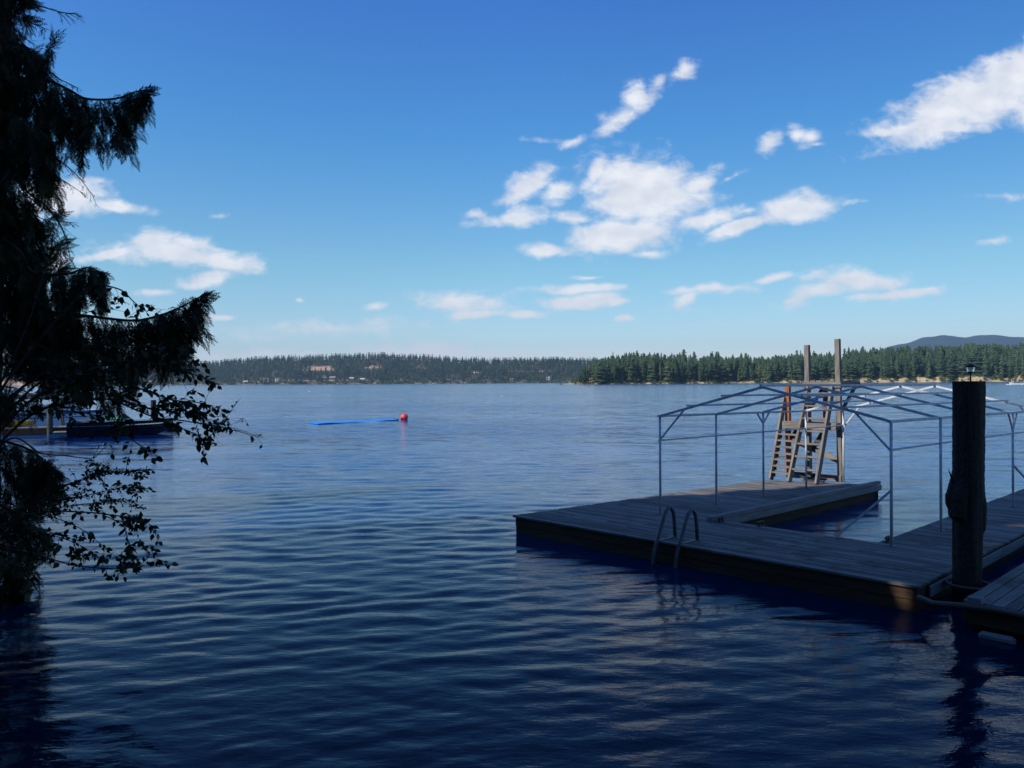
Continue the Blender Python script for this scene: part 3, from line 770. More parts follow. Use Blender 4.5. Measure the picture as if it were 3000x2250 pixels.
# braces
tb('brace', (.075, -1.52, 1.10), (.075, .03, .50), .04, .15, 'tower')
tb('brace', (.075, -.82, .78), (.075, -.42, 1.42), .045, .12, 'dark_timber')
tb('brace', (.075, -1.42, 1.04), (.075, -1.20, 1.42), .045, .10, 'dark_timber')
tb('brace', (.06, .0, 1.86), (.92, .0, 2.50), .045, .11, 'dark_timber')
tb('brace', (.06, -.88, 1.86), (.92, -.88, 2.50), .045, .11, 'dark_timber')
tb('base_board', (-.075, -.62, .085), (-.075, .05, .085), .04, .16, 'tower')
tb('base_board', (.09, -1.5, .075), (.09, .05, .075), .04, .15, 'dark_timber')
tb('base_board', (-.075, -1.52, .055), (-.075, -1.1, .055), .04, .11, 'rail')
for k, (a, b, a2, b2, z) in enumerate(((-.55, -.78, -.50, -.22, .02), (-.42, -.80, -.30, -.25, .055), (-.6, -.70, -.35, -.20, .09))):
    o = MB().bar(Tw(a, b, z), Tw(a2, b2, z), .13, .034).build('loose_plank', M['dark_timber'], None, bevel=.004)
    tag(o, ['short dark plank lying lowest under the tower ladder', 'middle dark plank of the small pile under the tower ladder', 'dark plank lying askew on top of the pile under the tower ladder'][k], 'plank', 'planks under the tower')

# ------------------------------------------------------------------ big mooring pile with lamp
PC = E0 + SV*.99 + TV*.31
def pile(name, c, prof, rr, n=22, amp=.012, slabs=()):
    """rough log: rings of wobbling radius"""
    mbp = MB(); rings = []
    for z, r, dx in prof:
        ring = []
        for j in range(n):
            a = 2*math.pi*j/n
            k = r*(1+.035*math.sin(a*3+1)+.02*math.sin(a*7+z*2)) + amp*(rr.random()-.5)
            for ac, aw, z0, z1, z2, hgt in slabs:      # slabs of loose outer wood standing off the log
                w_ = abs((a-ac+math.pi) % (2*math.pi) - math.pi)/aw
                if w_ < 1 and z0 < z < z2: k += hgt*(1-w_**4)*min(1, (z-z0)/.04)*(1-smooth(z1, z2, z))
            ring.append(Vector((c.x+dx+k*math.cos(a), c.y+k*math.sin(a), z)))
        rings.append(ring)
    mbp.loft(rings)
    L = 0; mbp.U = [[(mbp.V[i].z, math.atan2(mbp.V[i].y-c.y, mbp.V[i].x-c.x)*.3) for i in f] for f in mbp.Fc]
    return mbp
rr = np.random.default_rng(4)
big = thing('mooring_pile', 'thick dark rough timber pile standing between the dock and walkway', 'mooring pile', (PC.x, PC.y, 0))
zs = np.linspace(-1.2, 3.03, 110)
mp = pile('log', PC, [(z, interp(z, [(-1.2,.175),(.5,.178),(1.5,.188),(2.4,.192),(2.8,.196),(3.03,.196)]), interp(z, [(-1,-.035),(.4,-.02),(1.5,0),(3.03,.012)])) for z in zs], rr, 44, .010, ((math.pi+.25, .75, 1.14, 1.42, 1.74, .085), (math.pi-.3, .4, 1.3, 1.6, 1.86, .04), (-.15, .7, .98, 1.3, 1.62, .035), (math.pi*1.45, .35, .5, 1.6, 2.5, .015)))
mp.build('log', M['pile'], big, smooth=False)
# one long splinter of the rotten outer wood
L_ = -rt.copy(); L_.z = 0
base = PC + L_*.20; MB().tube([base+Vector((0,0,1.62)), base+L_*.035+Vector((0,0,1.74)), base+L_*.075+Vector((0,0,1.84))], [.022, .013, .002], 5).build('splinter', M['pile'], big)
lt = thing('post_lamp', 'small black solar lamp on a thin stake on top of the pile', 'lamp', (PC.x+.02, PC.y, 3.02))
lc = Vector((PC.x+.035, PC.y, 3.0))
MB().tube([lc, lc+Vector((0, 0, .16))], .010, 8).build('stake', M['black'], lt)
MB().lathe(lc+Vector((0, 0, .14)), [(.02, 0), (.045, .004), (.045, .014), (.02, .018)], 16).build('lamp_base', M['black'], lt)
gm, gn, gb = mat('lamp_glass'); setc(gb, (.75,.8,.8)); gb.inputs['Transmission Weight'].default_value = .9; gb.inputs['Roughness'].default_value = .08; gb.inputs['IOR'].default_value = 1.08
MB().lathe(lc+Vector((0, 0, .158)), [(.042, 0), (.047, .03), (.050, .062)], 16).build('lamp_glass', gm, lt)
MB().lathe(lc+Vector((0, 0, .222)), [(.062, -.004), (.064, .006), (.036, .030), (.034, .036), (.0, .038)], 20).build('lamp_cap', M['black'], lt)

# ------------------------------------------------------------------ walkway on the far right
wk = thing('walkway', 'dark grey board walkway float to the right of the big pile', 'walkway', D(1.5, 2, -DZ))
mb = MB()
s = .60
while s < 4.0:      # boards run along the walkway here
    mb.bar(D(-.25-.08*(s-.6), s+.07, -.02+random.uniform(-.003,.003)), D(9, s+.07, -.02), .138, .04); s += .151
mb.build('walkway_boards', M['deck'], wk, bevel=.004)
mb = MB(); mb.bar(D(-.24, .60, -.16), D(-.50, 4.0, -.16), .05, .22); mb.bar(D(-.2, .62, -.16), D(9, .62, -.16), .05, .22)
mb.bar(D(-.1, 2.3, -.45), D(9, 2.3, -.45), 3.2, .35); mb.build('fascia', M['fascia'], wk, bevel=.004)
mb = MB(); mb.tube([D(-.12, .05, -.10), D(-.36, .30, -.085), D(-.36, .62, -.05), D(-.33, .95, -.035), D(-.40, 1.6, -.03), D(-.5, 3, -.03), D(-.56, 4, -.03)], [.03, .035, .04, .042, .042, .04, .04], 10)
mb.build('edge_pipe', M['dark_timber'], wk, smooth=True)
hp = []
for k in range(15):
    a = math.pi*(.5+k/14*1.0); hp.append(PC + Vector((0,0,DZ-.10)) - SV*(-.26*math.cos(a+math.pi/2)*1.0)*-1 + TV*(.27*math.sin(a+math.pi/2)))
ringp = [PC + SV*(.27*math.cos(a)) + TV*(.27*math.sin(a)) + Vector((0,0,DZ-.09)) for a in np.linspace(0, 2*math.pi, 25)]
MB().tube(ringp, .022, 8).build('pile_hoop', M['dark_timber'], wk, smooth=True)
MB().box(D(-.26, .74, .025), .16, .14, .08, TV).build('corner_block', M['rail'], wk, bevel=.01)
MB().box(D(-.40, 1.0, -.36), .38, .10, .13, TV).build('fender_block', M['rail'], wk, bevel=.03)

# ================================================================== THINGS ON THE WATER
# floating mat
q = [at(902,1238.5,.03), at(931,1242.5,.03), at(1166,1230.5,.03), at(1150,1227.5,.03)]
fm = thing('floating_mat', 'bright blue foam swim mat floating beside the red buoy', 'swim mat', (q[0]+q[2])/2)
a0, a1, b1, b0 = q[1], q[2], q[3], q[0]
mb = MB(); N = 24; rings = []
for i in range(N+1):
    f = i/N; p = a0.lerp(a1, f); r_ = b0.lerp(b1, f); z = .035+.03*math.sin(f*7.0+.6)+.012*math.sin(f*17)
    if f < .04 or f > .97: z += .0
    rings.append([Vector((p.x, p.y, z)), Vector((r_.x, r_.y, z+.02)), Vector((r_.x, r_.y, z-.03)), Vector((p.x, p.y, z-.035))])
mb.loft(rings); mb.build('foam_sheet', M['mat'], fm)
mb = MB(); mb.loft([[Vector((r[0].x, r[0].y-.012, r[0].z-.012)), Vector((r[0].x, r[0].y+.03, r[0].z-.014)), Vector((r[0].x, r[0].y+.03, r[0].z-.09)), Vector((r[0].x, r[0].y-.012, r[0].z-.09))] for r in rings])
mb.build('foam_edge', M['matedge'], fm)
dq = (a1-a0).normalized()
MB().bar(a1.lerp(b1, .1)+Vector((0,0,.01))+dq*.06, a1.lerp(b1, .95)+Vector((0,0,.01))+dq*.06, .12, .10).build('rolled_end', M['matedge'], fm)
# buoy
bp_ = at(1184.5, 1229, 0); rb = 11.0/F*bp_.y
by = thing('marker_buoy', 'round red mooring buoy floating at the right end of the blue mat', 'buoy', bp_)
prof = [(rb*math.cos(a), rb*math.sin(a)) for a in np.linspace(-math.pi/2, math.pi/2, 18)]
MB().lathe(bp_+Vector((0, 0, rb*.62)), prof, 28).build('ball', M['buoy'], by, smooth=True)
dl = Vector((-.55, -.72, -.42)).normalized(); cb = bp_+Vector((0, 0, rb*.62))
MB().tube([cb+dl*rb*.93, cb+dl*rb*1.06, cb+dl*rb*1.16], [rb*.36, rb*.30, rb*.13], 14).build('mooring_neck', M['navy'], by)
# tiny mooring floats far out
for px, py, r_, lab in ((906,1147.5,2.4,'white mooring float far out, largest of the three left of the mat'),(879,1152.5,1.2,'tiny white mooring float leftmost of the three far out'),(962,1158,1.5,'small white mooring float nearest the blue mat'),(1470,1160.5,1.5,'lone small white mooring float right of the red buoy')):
    p = at(px, py, 0); r = r_/F*p.y
    o = MB().lathe((0, 0, 0), [(r*math.cos(a), r*.55*math.sin(a)+r*.25) for a in np.linspace(-1.5, 1.5, 8)], 12).build('mooring_float', M['white'], None, smooth=True)
    o.location = p; tag(o, lab, 'mooring float', 'mooring floats')
def hull(p0, p1, w, h, sheer=.25, n=14, stern=.85):
    """boat shell from stern p0 to bow p1"""
    p0 = Vector(p0); p1 = Vector(p1); d = p1-p0; L = d.length; d /= L; sx = Vector((d.y, -d.x, 0)); z = Vector((0, 0, 1))
    mb = MB(); rings = []
    for i in range(n+1):
        f = i/n; k = stern + (1-stern)*smooth(0, .35, f); k *= math.sqrt(max(0, 1-smooth(.45, 1.02, f)**1.6)) if f > .45 else 1
        k = max(k, .03); hz = h*(1+sheer*f*f); kl = -.35*h*(1-smooth(.6, 1.0, f)) + smooth(.7, 1.0, f)*h*.35
        c = p0 + d*(L*f)
        rings.append([c-sx*(w/2*k)+z*hz, c-sx*(w/2*k*.93)+z*(hz*.55), c-sx*(w/2*k*.8)+z*max(kl, .05), c+z*kl*1.2, c+sx*(w/2*k*.8)+z*max(kl, .05), c+sx*(w/2*k*.93)+z*(hz*.55), c+sx*(w/2*k)+z*hz, c+z*(hz-.12*h)])
    mb.loft(rings); return mb, rings
def body(name, parts_at, scale, material):
    """one continuous small seated figure: rings (height, half width, half depth, forward)"""
    mb = MB(); rings = []
    for z, w, dpt, f in ((0,.20,.16,.12),(.08,.22,.20,.1),(.22,.19,.14,0),(.42,.21,.13,-.02),(.52,.23,.12,-.02),(.58,.12,.09,0),(.63,.07,.07,.01),(.68,.085,.095,.02),(.76,.095,.11,.02),(.84,.085,.1,.02),(.89,.04,.05,.02)):
        rings.append([parts_at + Vector((math.cos(a)*w*scale, (math.sin(a)*dpt - f)*scale, z*scale)) for a in np.linspace(0, 2*math.pi, 12, endpoint=False)])
    mb.loft(rings)
    for s in (-1, 1):
        mb.tube([parts_at+Vector((s*.22, .02, .50))*scale, parts_at+Vector((s*.28, -.08, .30))*scale, parts_at+Vector((s*.2, -.30, .25))*scale, parts_at+Vector((s*.17, -.36, .25))*scale], [.055*scale, .048*scale, .035*scale, .03*scale], 7)
        mb.tube([parts_at+Vector((s*.1, -.05, .08))*scale, parts_at+Vector((s*.12, -.48, .10))*scale, parts_at+Vector((s*.12, -.52, -.3))*scale], [.085*scale, .065*scale, .045*scale], 7)
    return mb
# speedboat with wake on the right
s0 = at(2999, 1126, 0); s1 = at(2958, 1126.5, 0)
sb = thing('speedboat', 'white speedboat with dark windscreen running near the right shore', 'speedboat', (s0+s1)/2)
hm, rg = hull(s0, s1, 2.6, 1.15, .35); hm.build('hull', M['white'], sb, smooth=False)
mid = s0.lerp(s1, .52)
MB().loft([[mid+Vector((-.9,-1,.95)), mid+Vector((.5,-1,.95)), mid+Vector((.5,1,.95)), mid+Vector((-.9,1,.95))], [mid+Vector((-.1,-.8,1.75)), mid+Vector((.35,-.8,1.75)), mid+Vector((.35,.8,1.75)), mid+Vector((-.1,.8,1.75))]]).build('windscreen', M['glass'], sb)
MB().bar(s0.lerp(s1, .03)+Vector((.3,-.0,.3)), s0.lerp(s1, .03)+Vector((.3,0,1.3)), .5, .5).build('outboard_motor', M['dkhull'], sb)
MB().bar(s0.lerp(s1, .2)+Vector((0,-1.31,.85)), s0.lerp(s1, .8)+Vector((0,-1.2,.95)), .06, .14).build('side_stripe', M['navy'], sb)
M['shirt1'] = plain('dark_shirt', (.03,.03,.06), .9); M['shirt2'] = plain('maroon_shirt', (.16,.03,.04), .9); M['skin'] = plain('tanned_skin', (.45,.26,.18), .6)
for k, (f, dy, mtl, lab) in enumerate(((.42, -.5, 'shirt1', 'person in a dark top seated behind the speedboat windscreen'), (.30, .3, 'shirt2', 'person in a maroon top seated at the rear of the speedboat'))):
    o = body('person', s0.lerp(s1, f)+Vector((0, dy, .95)), 1.15, None).build('person', M[mtl], None, smooth=True); tag(o, lab, 'person')
mb = MB(); rr = np.random.default_rng(8)
for k in range(160):
    f = rr.random(); c = s0.lerp(s1, 1.25-1.3*f); sp_ = .4+1.9*f; c = c + Vector((rr.normal()*.3, -1.1+rr.normal()*sp_*.5, .02+.30*rr.random()*(f > .12)))
    mb.lathe(c, [(.02,-.1),(.28+.25*rr.random(),-.02),(.2,.08+.12*rr.random()),(.02,.2)], 6)
fo = mb.build('boat_wake', plain('white_foam', (.85,.87,.88), .8), None); tag(fo, 'white foam of the bow wave around the speedboat', 'wake', kind='stuff')
# small far boats
for px, py, L, lab, hm_ in ((1694,1123.5,9,'tiny white motorboat by the peninsula tip, left of two',1.3),(1712,1124,7,'tiny white motorboat by the peninsula tip, right of two',1.0),(481,1131.5,3.2,'tiny dark watercraft far out behind the leafy twigs',.9),(1268,1126.5,7,'tiny white boat below the wooded hill at mid far shore',.9)):
    p = at(px, py, 0); d = Vector((L/2, .3*L, 0))
    t = thing('motorboat', lab, 'boat', p)
    m_, _ = hull(p-d, p+d, L*.3, hm_, .3, 8); m_.build('hull', M['dkhull'] if px == 481 else M['white'], t)
    MB().loft([[p+Vector((-L*.15,-L*.1,hm_*.9)), p+Vector((L*.15,-L*.1,hm_*.9)), p+Vector((L*.15,L*.1,hm_*.9)), p+Vector((-L*.15,L*.1,hm_*.9))], [p+Vector((-L*.1,-L*.08,hm_*1.7)), p+Vector((L*.08,-L*.08,hm_*1.7)), p+Vector((L*.08,L*.08,hm_*1.7)), p+Vector((-L*.1,L*.08,hm_*1.7))]]).build('cabin', M['glass'] if px == 481 else M['white'], t)
# ------------------------------------------------------------------ neighbouring mooring on the left
mA = at(-120, 1281, 0); mB = at(524, 1261, 0); md = (mB-mA).normalized(); mn = Vector((-md.y, md.x, 0))
nd = thing('neighbour_dock', 'low dark neighbouring dock with boats, behind the cedar boughs', 'dock', mA.lerp(mB, .5))
mb = MB(); Lm = (mB-mA).length; k = 0.0
while k < Lm: mb.bar(mA+md*(k+.07)+Vector((0,0,.40)), mA+md*(k+.07)+mn*2.0+Vector((0,0,.40)), .14, .045); k += .155
mb.build('deck_boards', M['deck'], nd)
mb = MB(); mb.bar(mA+Vector((0,0,.20)), mB+Vector((0,0,.20)), .06, .36); mb.bar(mB+Vector((0,0,.15)), mB+mn*2+Vector((0,0,.15)), .06, .45); mb.bar(mA+mn*1+Vector((0,0,0)), mB+mn*1+Vector((0,0,0))-md*.2, 1.8, .4)
mb.build('fascia', M['fascia'], nd)
rr = np.random.default_rng(14)
for px, yo, ztop, lab in ((449.5, -.22, 2.02, 'dark slender pile at the right end of the neighbouring dock'), (146, -.25, 1.86, 'mossy pile between the two moored boats on the left')):
    f = (px+120)/644; c = mA.lerp(mB, f)+mn*yo
    dd = ray(px, 1200); y = c.y; c.x = CP.x + dd.x*(y/dd.y)
    t = thing('dock_pile', lab, 'pile', (c.x, c.y, 0), 'piles of the neighbouring dock')
    pile('log', c, [(z, .165, 0) for z in np.linspace(-1, ztop, 12)], rr, 14).build('log', M['pile'] if px > 300 else plain('mossy_pile', (.06,.065,.05), .9, 0, .5, 8), t)
# dark ski boat in front of the dock
k0 = at(197, 1279.5, 0); k1 = k0 + Vector((md.x, md.y, 0))*5.7
sk = thing('ski_boat', 'glossy black ski boat with chrome rub strip moored behind the cedar', 'boat', k0.lerp(k1, .5))
hm, rg = hull(k0, k1, 2.2, .82, .15, 14, .95); hm.build('hull', M['dkhull'], sk)
chrome = plain('chrome_strip', (.75,.75,.76), .12, 1.0, .02)
mb = MB()
for a, b in zip(rg[:-2], rg[1:-1]):
    mb.bar(a[6]*.45+a[5]*.55, b[6]*.45+b[5]*.55, .03, .05); mb.bar(a[6]+Vector((0,0,.02)), b[6]+Vector((0,0,.02)), .05, .04)
mb.bar(rg[0][0], rg[0][6], .06, .05); mb.build('rub_strip', chrome, sk)
kd = (k1-k0).normalized(); kx = Vector((kd.y, -kd.x, 0))
MB().bar(k0-kd*.7+Vector((0,0,.26)), k0-kd*.02+Vector((0,0,.26)), 1.8, .08).build('swim_platform', M['tower'], sk)
MB().loft([[k0+kd*a+kx*b+Vector((0,0,z)) for a, b, z in r] for r in (((.2,-.95,.80),(.2,.95,.80),(1.5,.95,.84),(1.5,-.95,.84)), ((.3,-.8,.93),(.3,.8,.93),(1.4,.8,.97),(1.4,-.8,.97)))]).build('engine_cover', M['steel'], sk)
MB().loft([[k0+kd*a+kx*b+Vector((0,0,z)) for a, b, z in r] for r in (((3.0,-.9,.9),(3.0,.9,.9),(3.5,.8,.9),(3.5,-.8,.9)), ((2.85,-.8,1.35),(2.85,.8,1.35),(2.95,.8,1.35),(2.95,-.8,1.35)))]).build('windscreen', M['glass'], sk)
mb = MB()
for s in (-1, 1): mb.tube([k0+kd*2.6+kx*(.95*s)+Vector((0,0,.85)), k0+kd*2.2+kx*(.85*s)+Vector((0,0,1.6)), k0+kd*2.0+kx*(.5*s)+Vector((0,0,2.0)), k0+kd*2.0+Vector((0,0,2.05))], .035, 8)
mb.build('tow_tower', M['black'], sk)
tag(MB().poly([k0+kd*a+kx*b+Vector((0,0,z)) for a, b, z in ((2.0,1.0,.98),(3.3,1.0,1.0),(3.2,.3,1.10),(2.2,.3,1.08))], (0,0,-.05)).build('towel', M['green'], None), 'bright green towel laid over the side of the black ski boat', 'towel')
# white cruiser behind the dock
c0 = mA + md*.6 + mn*4.0; cA = aty(-30, 1200, 53.5); cB = aty(300, 1200, 56.0); cA.z = cB.z = 0
cr = thing('cabin_cruiser', 'white cabin cruiser with blue stripes under a dark canvas top', 'boat', cA.lerp(cB, .5))
hm, rg = hull(cA, cB, 2.7, 1.15, .1, 14, .92); hm.build('hull', M['white'], cr)
cd_ = (cB-cA).normalized(); cx_ = Vector((cd_.y, -cd_.x, 0))
mb = MB()
for a, b in zip(rg[:-1], rg[1:]): mb.bar(a[6]*.75+a[5]*.25+cx_*.02, b[6]*.75+b[5]*.25+cx_*.02, .03, .16); mb.bar(a[6]*.2+a[5]*.8+cx_*.02, b[6]*.2+b[5]*.8+cx_*.02, .03, .06)
mb.build('side_stripe', M['blue'], cr)
Lc = (cB-cA).length
def cc(f, b, z): return cA + cd_*(Lc*f) + cx_*b + Vector((0, 0, z))
MB().loft([[cc(.38,-1.05,1.12), cc(.38,1.05,1.12), cc(.86,.6,1.2), cc(.86,-.6,1.2)], [cc(.40,-.9,1.62), cc(.40,.9,1.62), cc(.74,.5,1.62), cc(.74,-.5,1.62)]]).build('cabin', M['white'], cr)
MB().bar(cc(.42,.93,1.40), cc(.74,.62,1.42), .03, .13).build('window', M['glass'], cr)
MB().loft([[cc(.30,-1.0,1.15), cc(.30,1.0,1.15), cc(.36,1.0,1.15), cc(.36,-1.0,1.15)], [cc(.24,-.9,1.65), cc(.24,.9,1.65), cc(.25,.9,1.65), cc(.25,-.9,1.65)]]).build('windscreen', M['glass'], cr)
def canopy(name, pts, posts, lab, par):
    mb = MB(); mb.loft(pts); o = mb.build(name, M['navy'], par)
    for a, b in posts: MB().tube([a, b], .02, 6).build('canvas_pole', M['steel'], o)
def cyz(px, py, y): return aty(px, py, y)
rings = []
for px, t_, bt in ((-60,1156,1171),(0,1156.5,1169.5),(60,1157,1169.5),(110,1155,1170.5),(135,1143,1170),(152,1131,1169),(160,1164,1169.5)):
    rings.append([cyz(px, t_, 52.5), cyz(px, bt, 52.5), cyz(px, bt-2, 55), cyz(px, t_-1, 55)])
canopy('canvas_top', rings, [(cyz(20,1168,53), cyz(22,1195,53)), (cyz(29,1168,54), cyz(27,1196,54)), (cyz(150,1168,53), cyz(155,1200,53)), (cyz(-30,1168,53), cyz(-30,1200,53))], '', cr)
rings = []
for px, t_, bt in ((157,1170,1184),(180,1165,1186),(215,1165.5,1186),(250,1166,1186),(278,1180,1184.5)):
    rings.append([cyz(px, t_, 49.2), cyz(px, bt, 49.2), cyz(px, bt-2, 51), cyz(px, t_-1, 51)])
lf = thing('boat_canopy', 'second dark canvas boat top on thin poles right of the mossy pile', 'canopy', cyz(215, 1240, 50))
MB().loft(rings).build('canvas_top', M['navy'], lf)
for a, b in ((172, 183), (180, 188), (262, 266)):
    p = cyz(a, 1184, 49.6); q_ = cyz(b, 1240, 49.6); q_.z = .42; MB().tube([p, q_], .045, 8).build('pole', M['black'], lf)
# kayak lying on the neighbouring dock, striped float tube
kp = aty(28, 1252, 48.2); kp.z = .46
ky = thing('kayak', 'yellow kayak lying on the neighbouring dock at the far left', 'kayak', kp)
m_, rg = hull(kp-md*1.9, kp+md*1.4, .62, .30, .1, 10, .3); m_.build('hull', M['yellow'], ky)
MB().lathe(kp+Vector((0,0,.30)), [(.34,-.02),(.34,.03),(.26,.05),(.2,.0)], 14).build('cockpit_rim', M['black'], ky)
mt, nt, b = mat('striped_vinyl'); t_ = nt.n('ShaderNodeTexCoord').outputs['UV']
w_ = nt.n('ShaderNodeTexWave', ins={'Vector': t_, 'Scale': 2.2, 'Distortion': 1.5}); mt.node_tree.links.new(nt.mix(nt.ramp(w_.outputs['Fac'], .45, .55), (.02,.025,.22), (.6,.6,.8)), b.inputs['Base Color'])
tp = aty(420, 1240, 50.4); tp.z = .42+.17
rp = [tp + Vector((.42*math.cos(a)*1.1, .42*math.sin(a), 0)) for a in np.linspace(0, 2*math.pi, 21)]
tag(MB().tube(rp, .17, 10, cap=False).build('swim_ring', mt, None, smooth=True), 'blue and white striped swim ring on the neighbouring dock by its right pile', 'swim ring')

# ================================================================== NEAR TREES
def leaf_mat(name, a, b_, trans=.25):
    mt, nt, b = mat(name)
    isl = nt.n('ShaderNodeNewGeometry').outputs['Random Per Island']
    t = nt.n('ShaderNodeTexCoord').outputs['Object']
    f = nt.math('MULTIPLY_ADD', nt.noise(t, 2.2, 3, .6), .7, nt.math('MULTIPLY', isl, .35))
    mt.node_tree.links.new(nt.mix(nt.ramp(f, .3, .75), a, b_), b.inputs['Base Color'])
    b.inputs['Roughness'].default_value = .6; b.inputs['Specular IOR Level'].default_value = .25
    return mt
M['cedar'] = leaf_mat('cedar_foliage', (.014,.024,.012), (.034,.05,.02))
M['leaf'] = leaf_mat('alder_leaf', (.014,.026,.011), (.032,.052,.018))
M['shade'] = leaf_mat('bank_conifer_foliage', (.022,.036,.018), (.05,.07,.03))
M['twig'] = plain('dark_twig', (.04,.03,.026), .9, 0, .3, 30)
# --- cedar frond template (unit length): y along, x to the side, z bend
def frond_template(rs, n=13):
    V = []; Fq = []
    def quad(a, b, c, d):
        i = len(V); V.extend((a, b, c, d)); Fq.append((i, i+1, i+2, i+3))
    quad((-.008,0,0), (.008,0,0), (.003,1,0), (-.003,1,0))
    for i in range(n):
        t = (i+.5)/n; w = .40*(1-t)**.75*min(1, .35+t*4)*(.8+.4*rs.random())
        for s in (-1, 1):
            d = np.array((s*.70, .72, (rs.random()-.5)*.5)); d /= np.linalg.norm(d); p = np.array((0, t*.96+(.02 if s > 0 else 0), 0.))
            perp = np.array((-d[1]*1, d[0], 0)); hw = .021+.008*rs.random()
            quad(tuple(p), tuple(p+d*w*.45+perp*hw), tuple(p+d*w), tuple(p+d*w*.45-perp*hw))
    return np.array(V, np.float32), np.array(Fq, np.int32)
rc = np.random.default_rng(31)
FR = [frond_template(rc, n) for n in (12, 14, 11)]
def place_fronds(lst):
    """lst: (origin, dir, side, length, bend)"""
    Vs = []; Fs = []; n = 0
    for o, d, s, L, bd in lst:
        v, f = FR[int(rc.integers(0, 3))]
        d = np.array(d, float); d /= np.linalg.norm(d); s = np.array(s, float); s = s-d*s.dot(d); s /= max(1e-5, np.linalg.norm(s)); nn = np.cross(d, s)
        y = v[:, 1:2]
        Vs.append(np.array(o)+L*(v[:, 0:1]*s+y*d+(v[:, 2:3]+bd*y*y)*nn)); Fs.append(f+n); n += len(v)
    return np.concatenate(Vs), np.concatenate(Fs)
def path(pts, n):
    """resample a polyline smoothly (Catmull-Rom)"""
    P_ = [Vector(p) for p in pts]; out = []
    if len(P_) == 2: return [P_[0].lerp(P_[1], i/(n-1)) for i in range(n)]
    for i in range(n):
        u = i/(n-1)*(len(P_)-1); k = min(int(u), len(P_)-2); t = u-k
        p0 = P_[max(k-1, 0)]; p1 = P_[k]; p2 = P_[k+1]; p3 = P_[min(k+2, len(P_)-1)]
        out.append(.5*((2*p1)+(p2-p0)*t+(2*p0-5*p1+4*p2-p3)*t*t+(3*p1-p0-3*p2+p3)*t**3))
    return out
def rnd_h(): a = rc.random()*6.283; return np.array((math.cos(a), math.sin(a), 0))
CY = 11.0; KS = CY/8.0
cbase = aty(-20, 1760, CY); cbase.z = .3
cedar = thing('cedar_tree', 'dark drooping cedar leaning into the left edge of the view', 'tree', cbase)
trunk_pts = [cbase+Vector((-.25,0,-.4)), aty(-40,1600,CY), aty(-30,1200,CY), aty(-12,700,CY), aty(6,300,CY), aty(20,0,CY), aty(26,-160,CY), aty(30,-330,CY)]
tp_ = path(trunk_pts, 40)
MB().tube(tp_, [max(.008, .17*(1-i/39)**.8+.008) for i in range(40)], 12).build('trunk', M['trunk'], cedar, smooth=True)
fr = []; tw_ = MB()
def hang(o, H, out, dens=1.0, fl=(.13,.24)):
    """a hanging branchlet of length H clothed with sprays"""
    o = np.array(o, float); out = np.array(out, float); n = max(2, int(H/.042*dens)); H = H*KS; fl = (fl[0]*KS, fl[1]*KS); sw = rnd_h()*.25
    pts = []
    for k in range(n+1):
        t = k/n; p = o + np.array((0, 0, -1))*H*t + (out*.35*(1-(1-t)**2)+sw*t*t*.5)*H; pts.append(p)
    tw_.tube([Vector(p) for p in pts[::max(1, n//4)]] if n >= 4 else [Vector(pts[0]), Vector(pts[-1])], .0032, 3, cap=False)
    for k in range(n+1):
        t = k/n
        for r in range(2 if rc.random() < .7 else 1):
            d = np.array((0, 0, -1.)) + out*.25 + rnd_h()*(.25+.45*rc.random()); sd = rnd_h()*.8+np.array((.5, .1, 0))
            fr.append((pts[k], d, sd, fl[0]+(fl[1]-fl[0])*rc.random(), rc.normal()*.22))
def bough(pts, rad, hs, step=.035, tipup=True, dens=1.0, seg=40):
    """main limb through pts with curtain of hanging branchlets; hs: list of (fraction, hang length)"""
    rad *= KS; pp = path(pts, seg); tw_.tube(pp, [max(.005, rad*(1-.8*i/(seg-1))) for i in range(seg)], 6)
    L = sum((pp[i+1]-pp[i]).length for i in range(seg-1)); n = int(L/(step*KS*1.15))
    for i in range(n):
        f = (i+rc.random())/n; k = min(int(f*(seg-1)), seg-2); p = pp[k].lerp(pp[k+1], f*(seg-1)-k); d = np.array((pp[k+1]-pp[k]).normalized())
        H = interp(f, hs)
        if H > .05: hang(np.array(p)+np.array((0, rc.normal()*.05, 0)), H*(.55+.55*rc.random()), d*.55+rnd_h()*.3, dens)
        if H > .02 and rc.random() < .8:
            fr.append((p, d*.9+rnd_h()*.5+np.array((0, 0, .05-.5*rc.random())), rnd_h()+np.array((0,0,.3)), KS*(.09+.09*rc.random()), rc.normal()*.2))
    if tipup:
        d = np.array((pp[-1]-pp[-4]).normalized())
        for j in range(7):
            fr.append((pp[-1-j//2], d+rnd_h()*.25+np.array((0, 0, -.12*j)), rnd_h()*.4+np.array((0,.2,1.)), KS*(.15+.10*rc.random()), rc.normal()*.15))
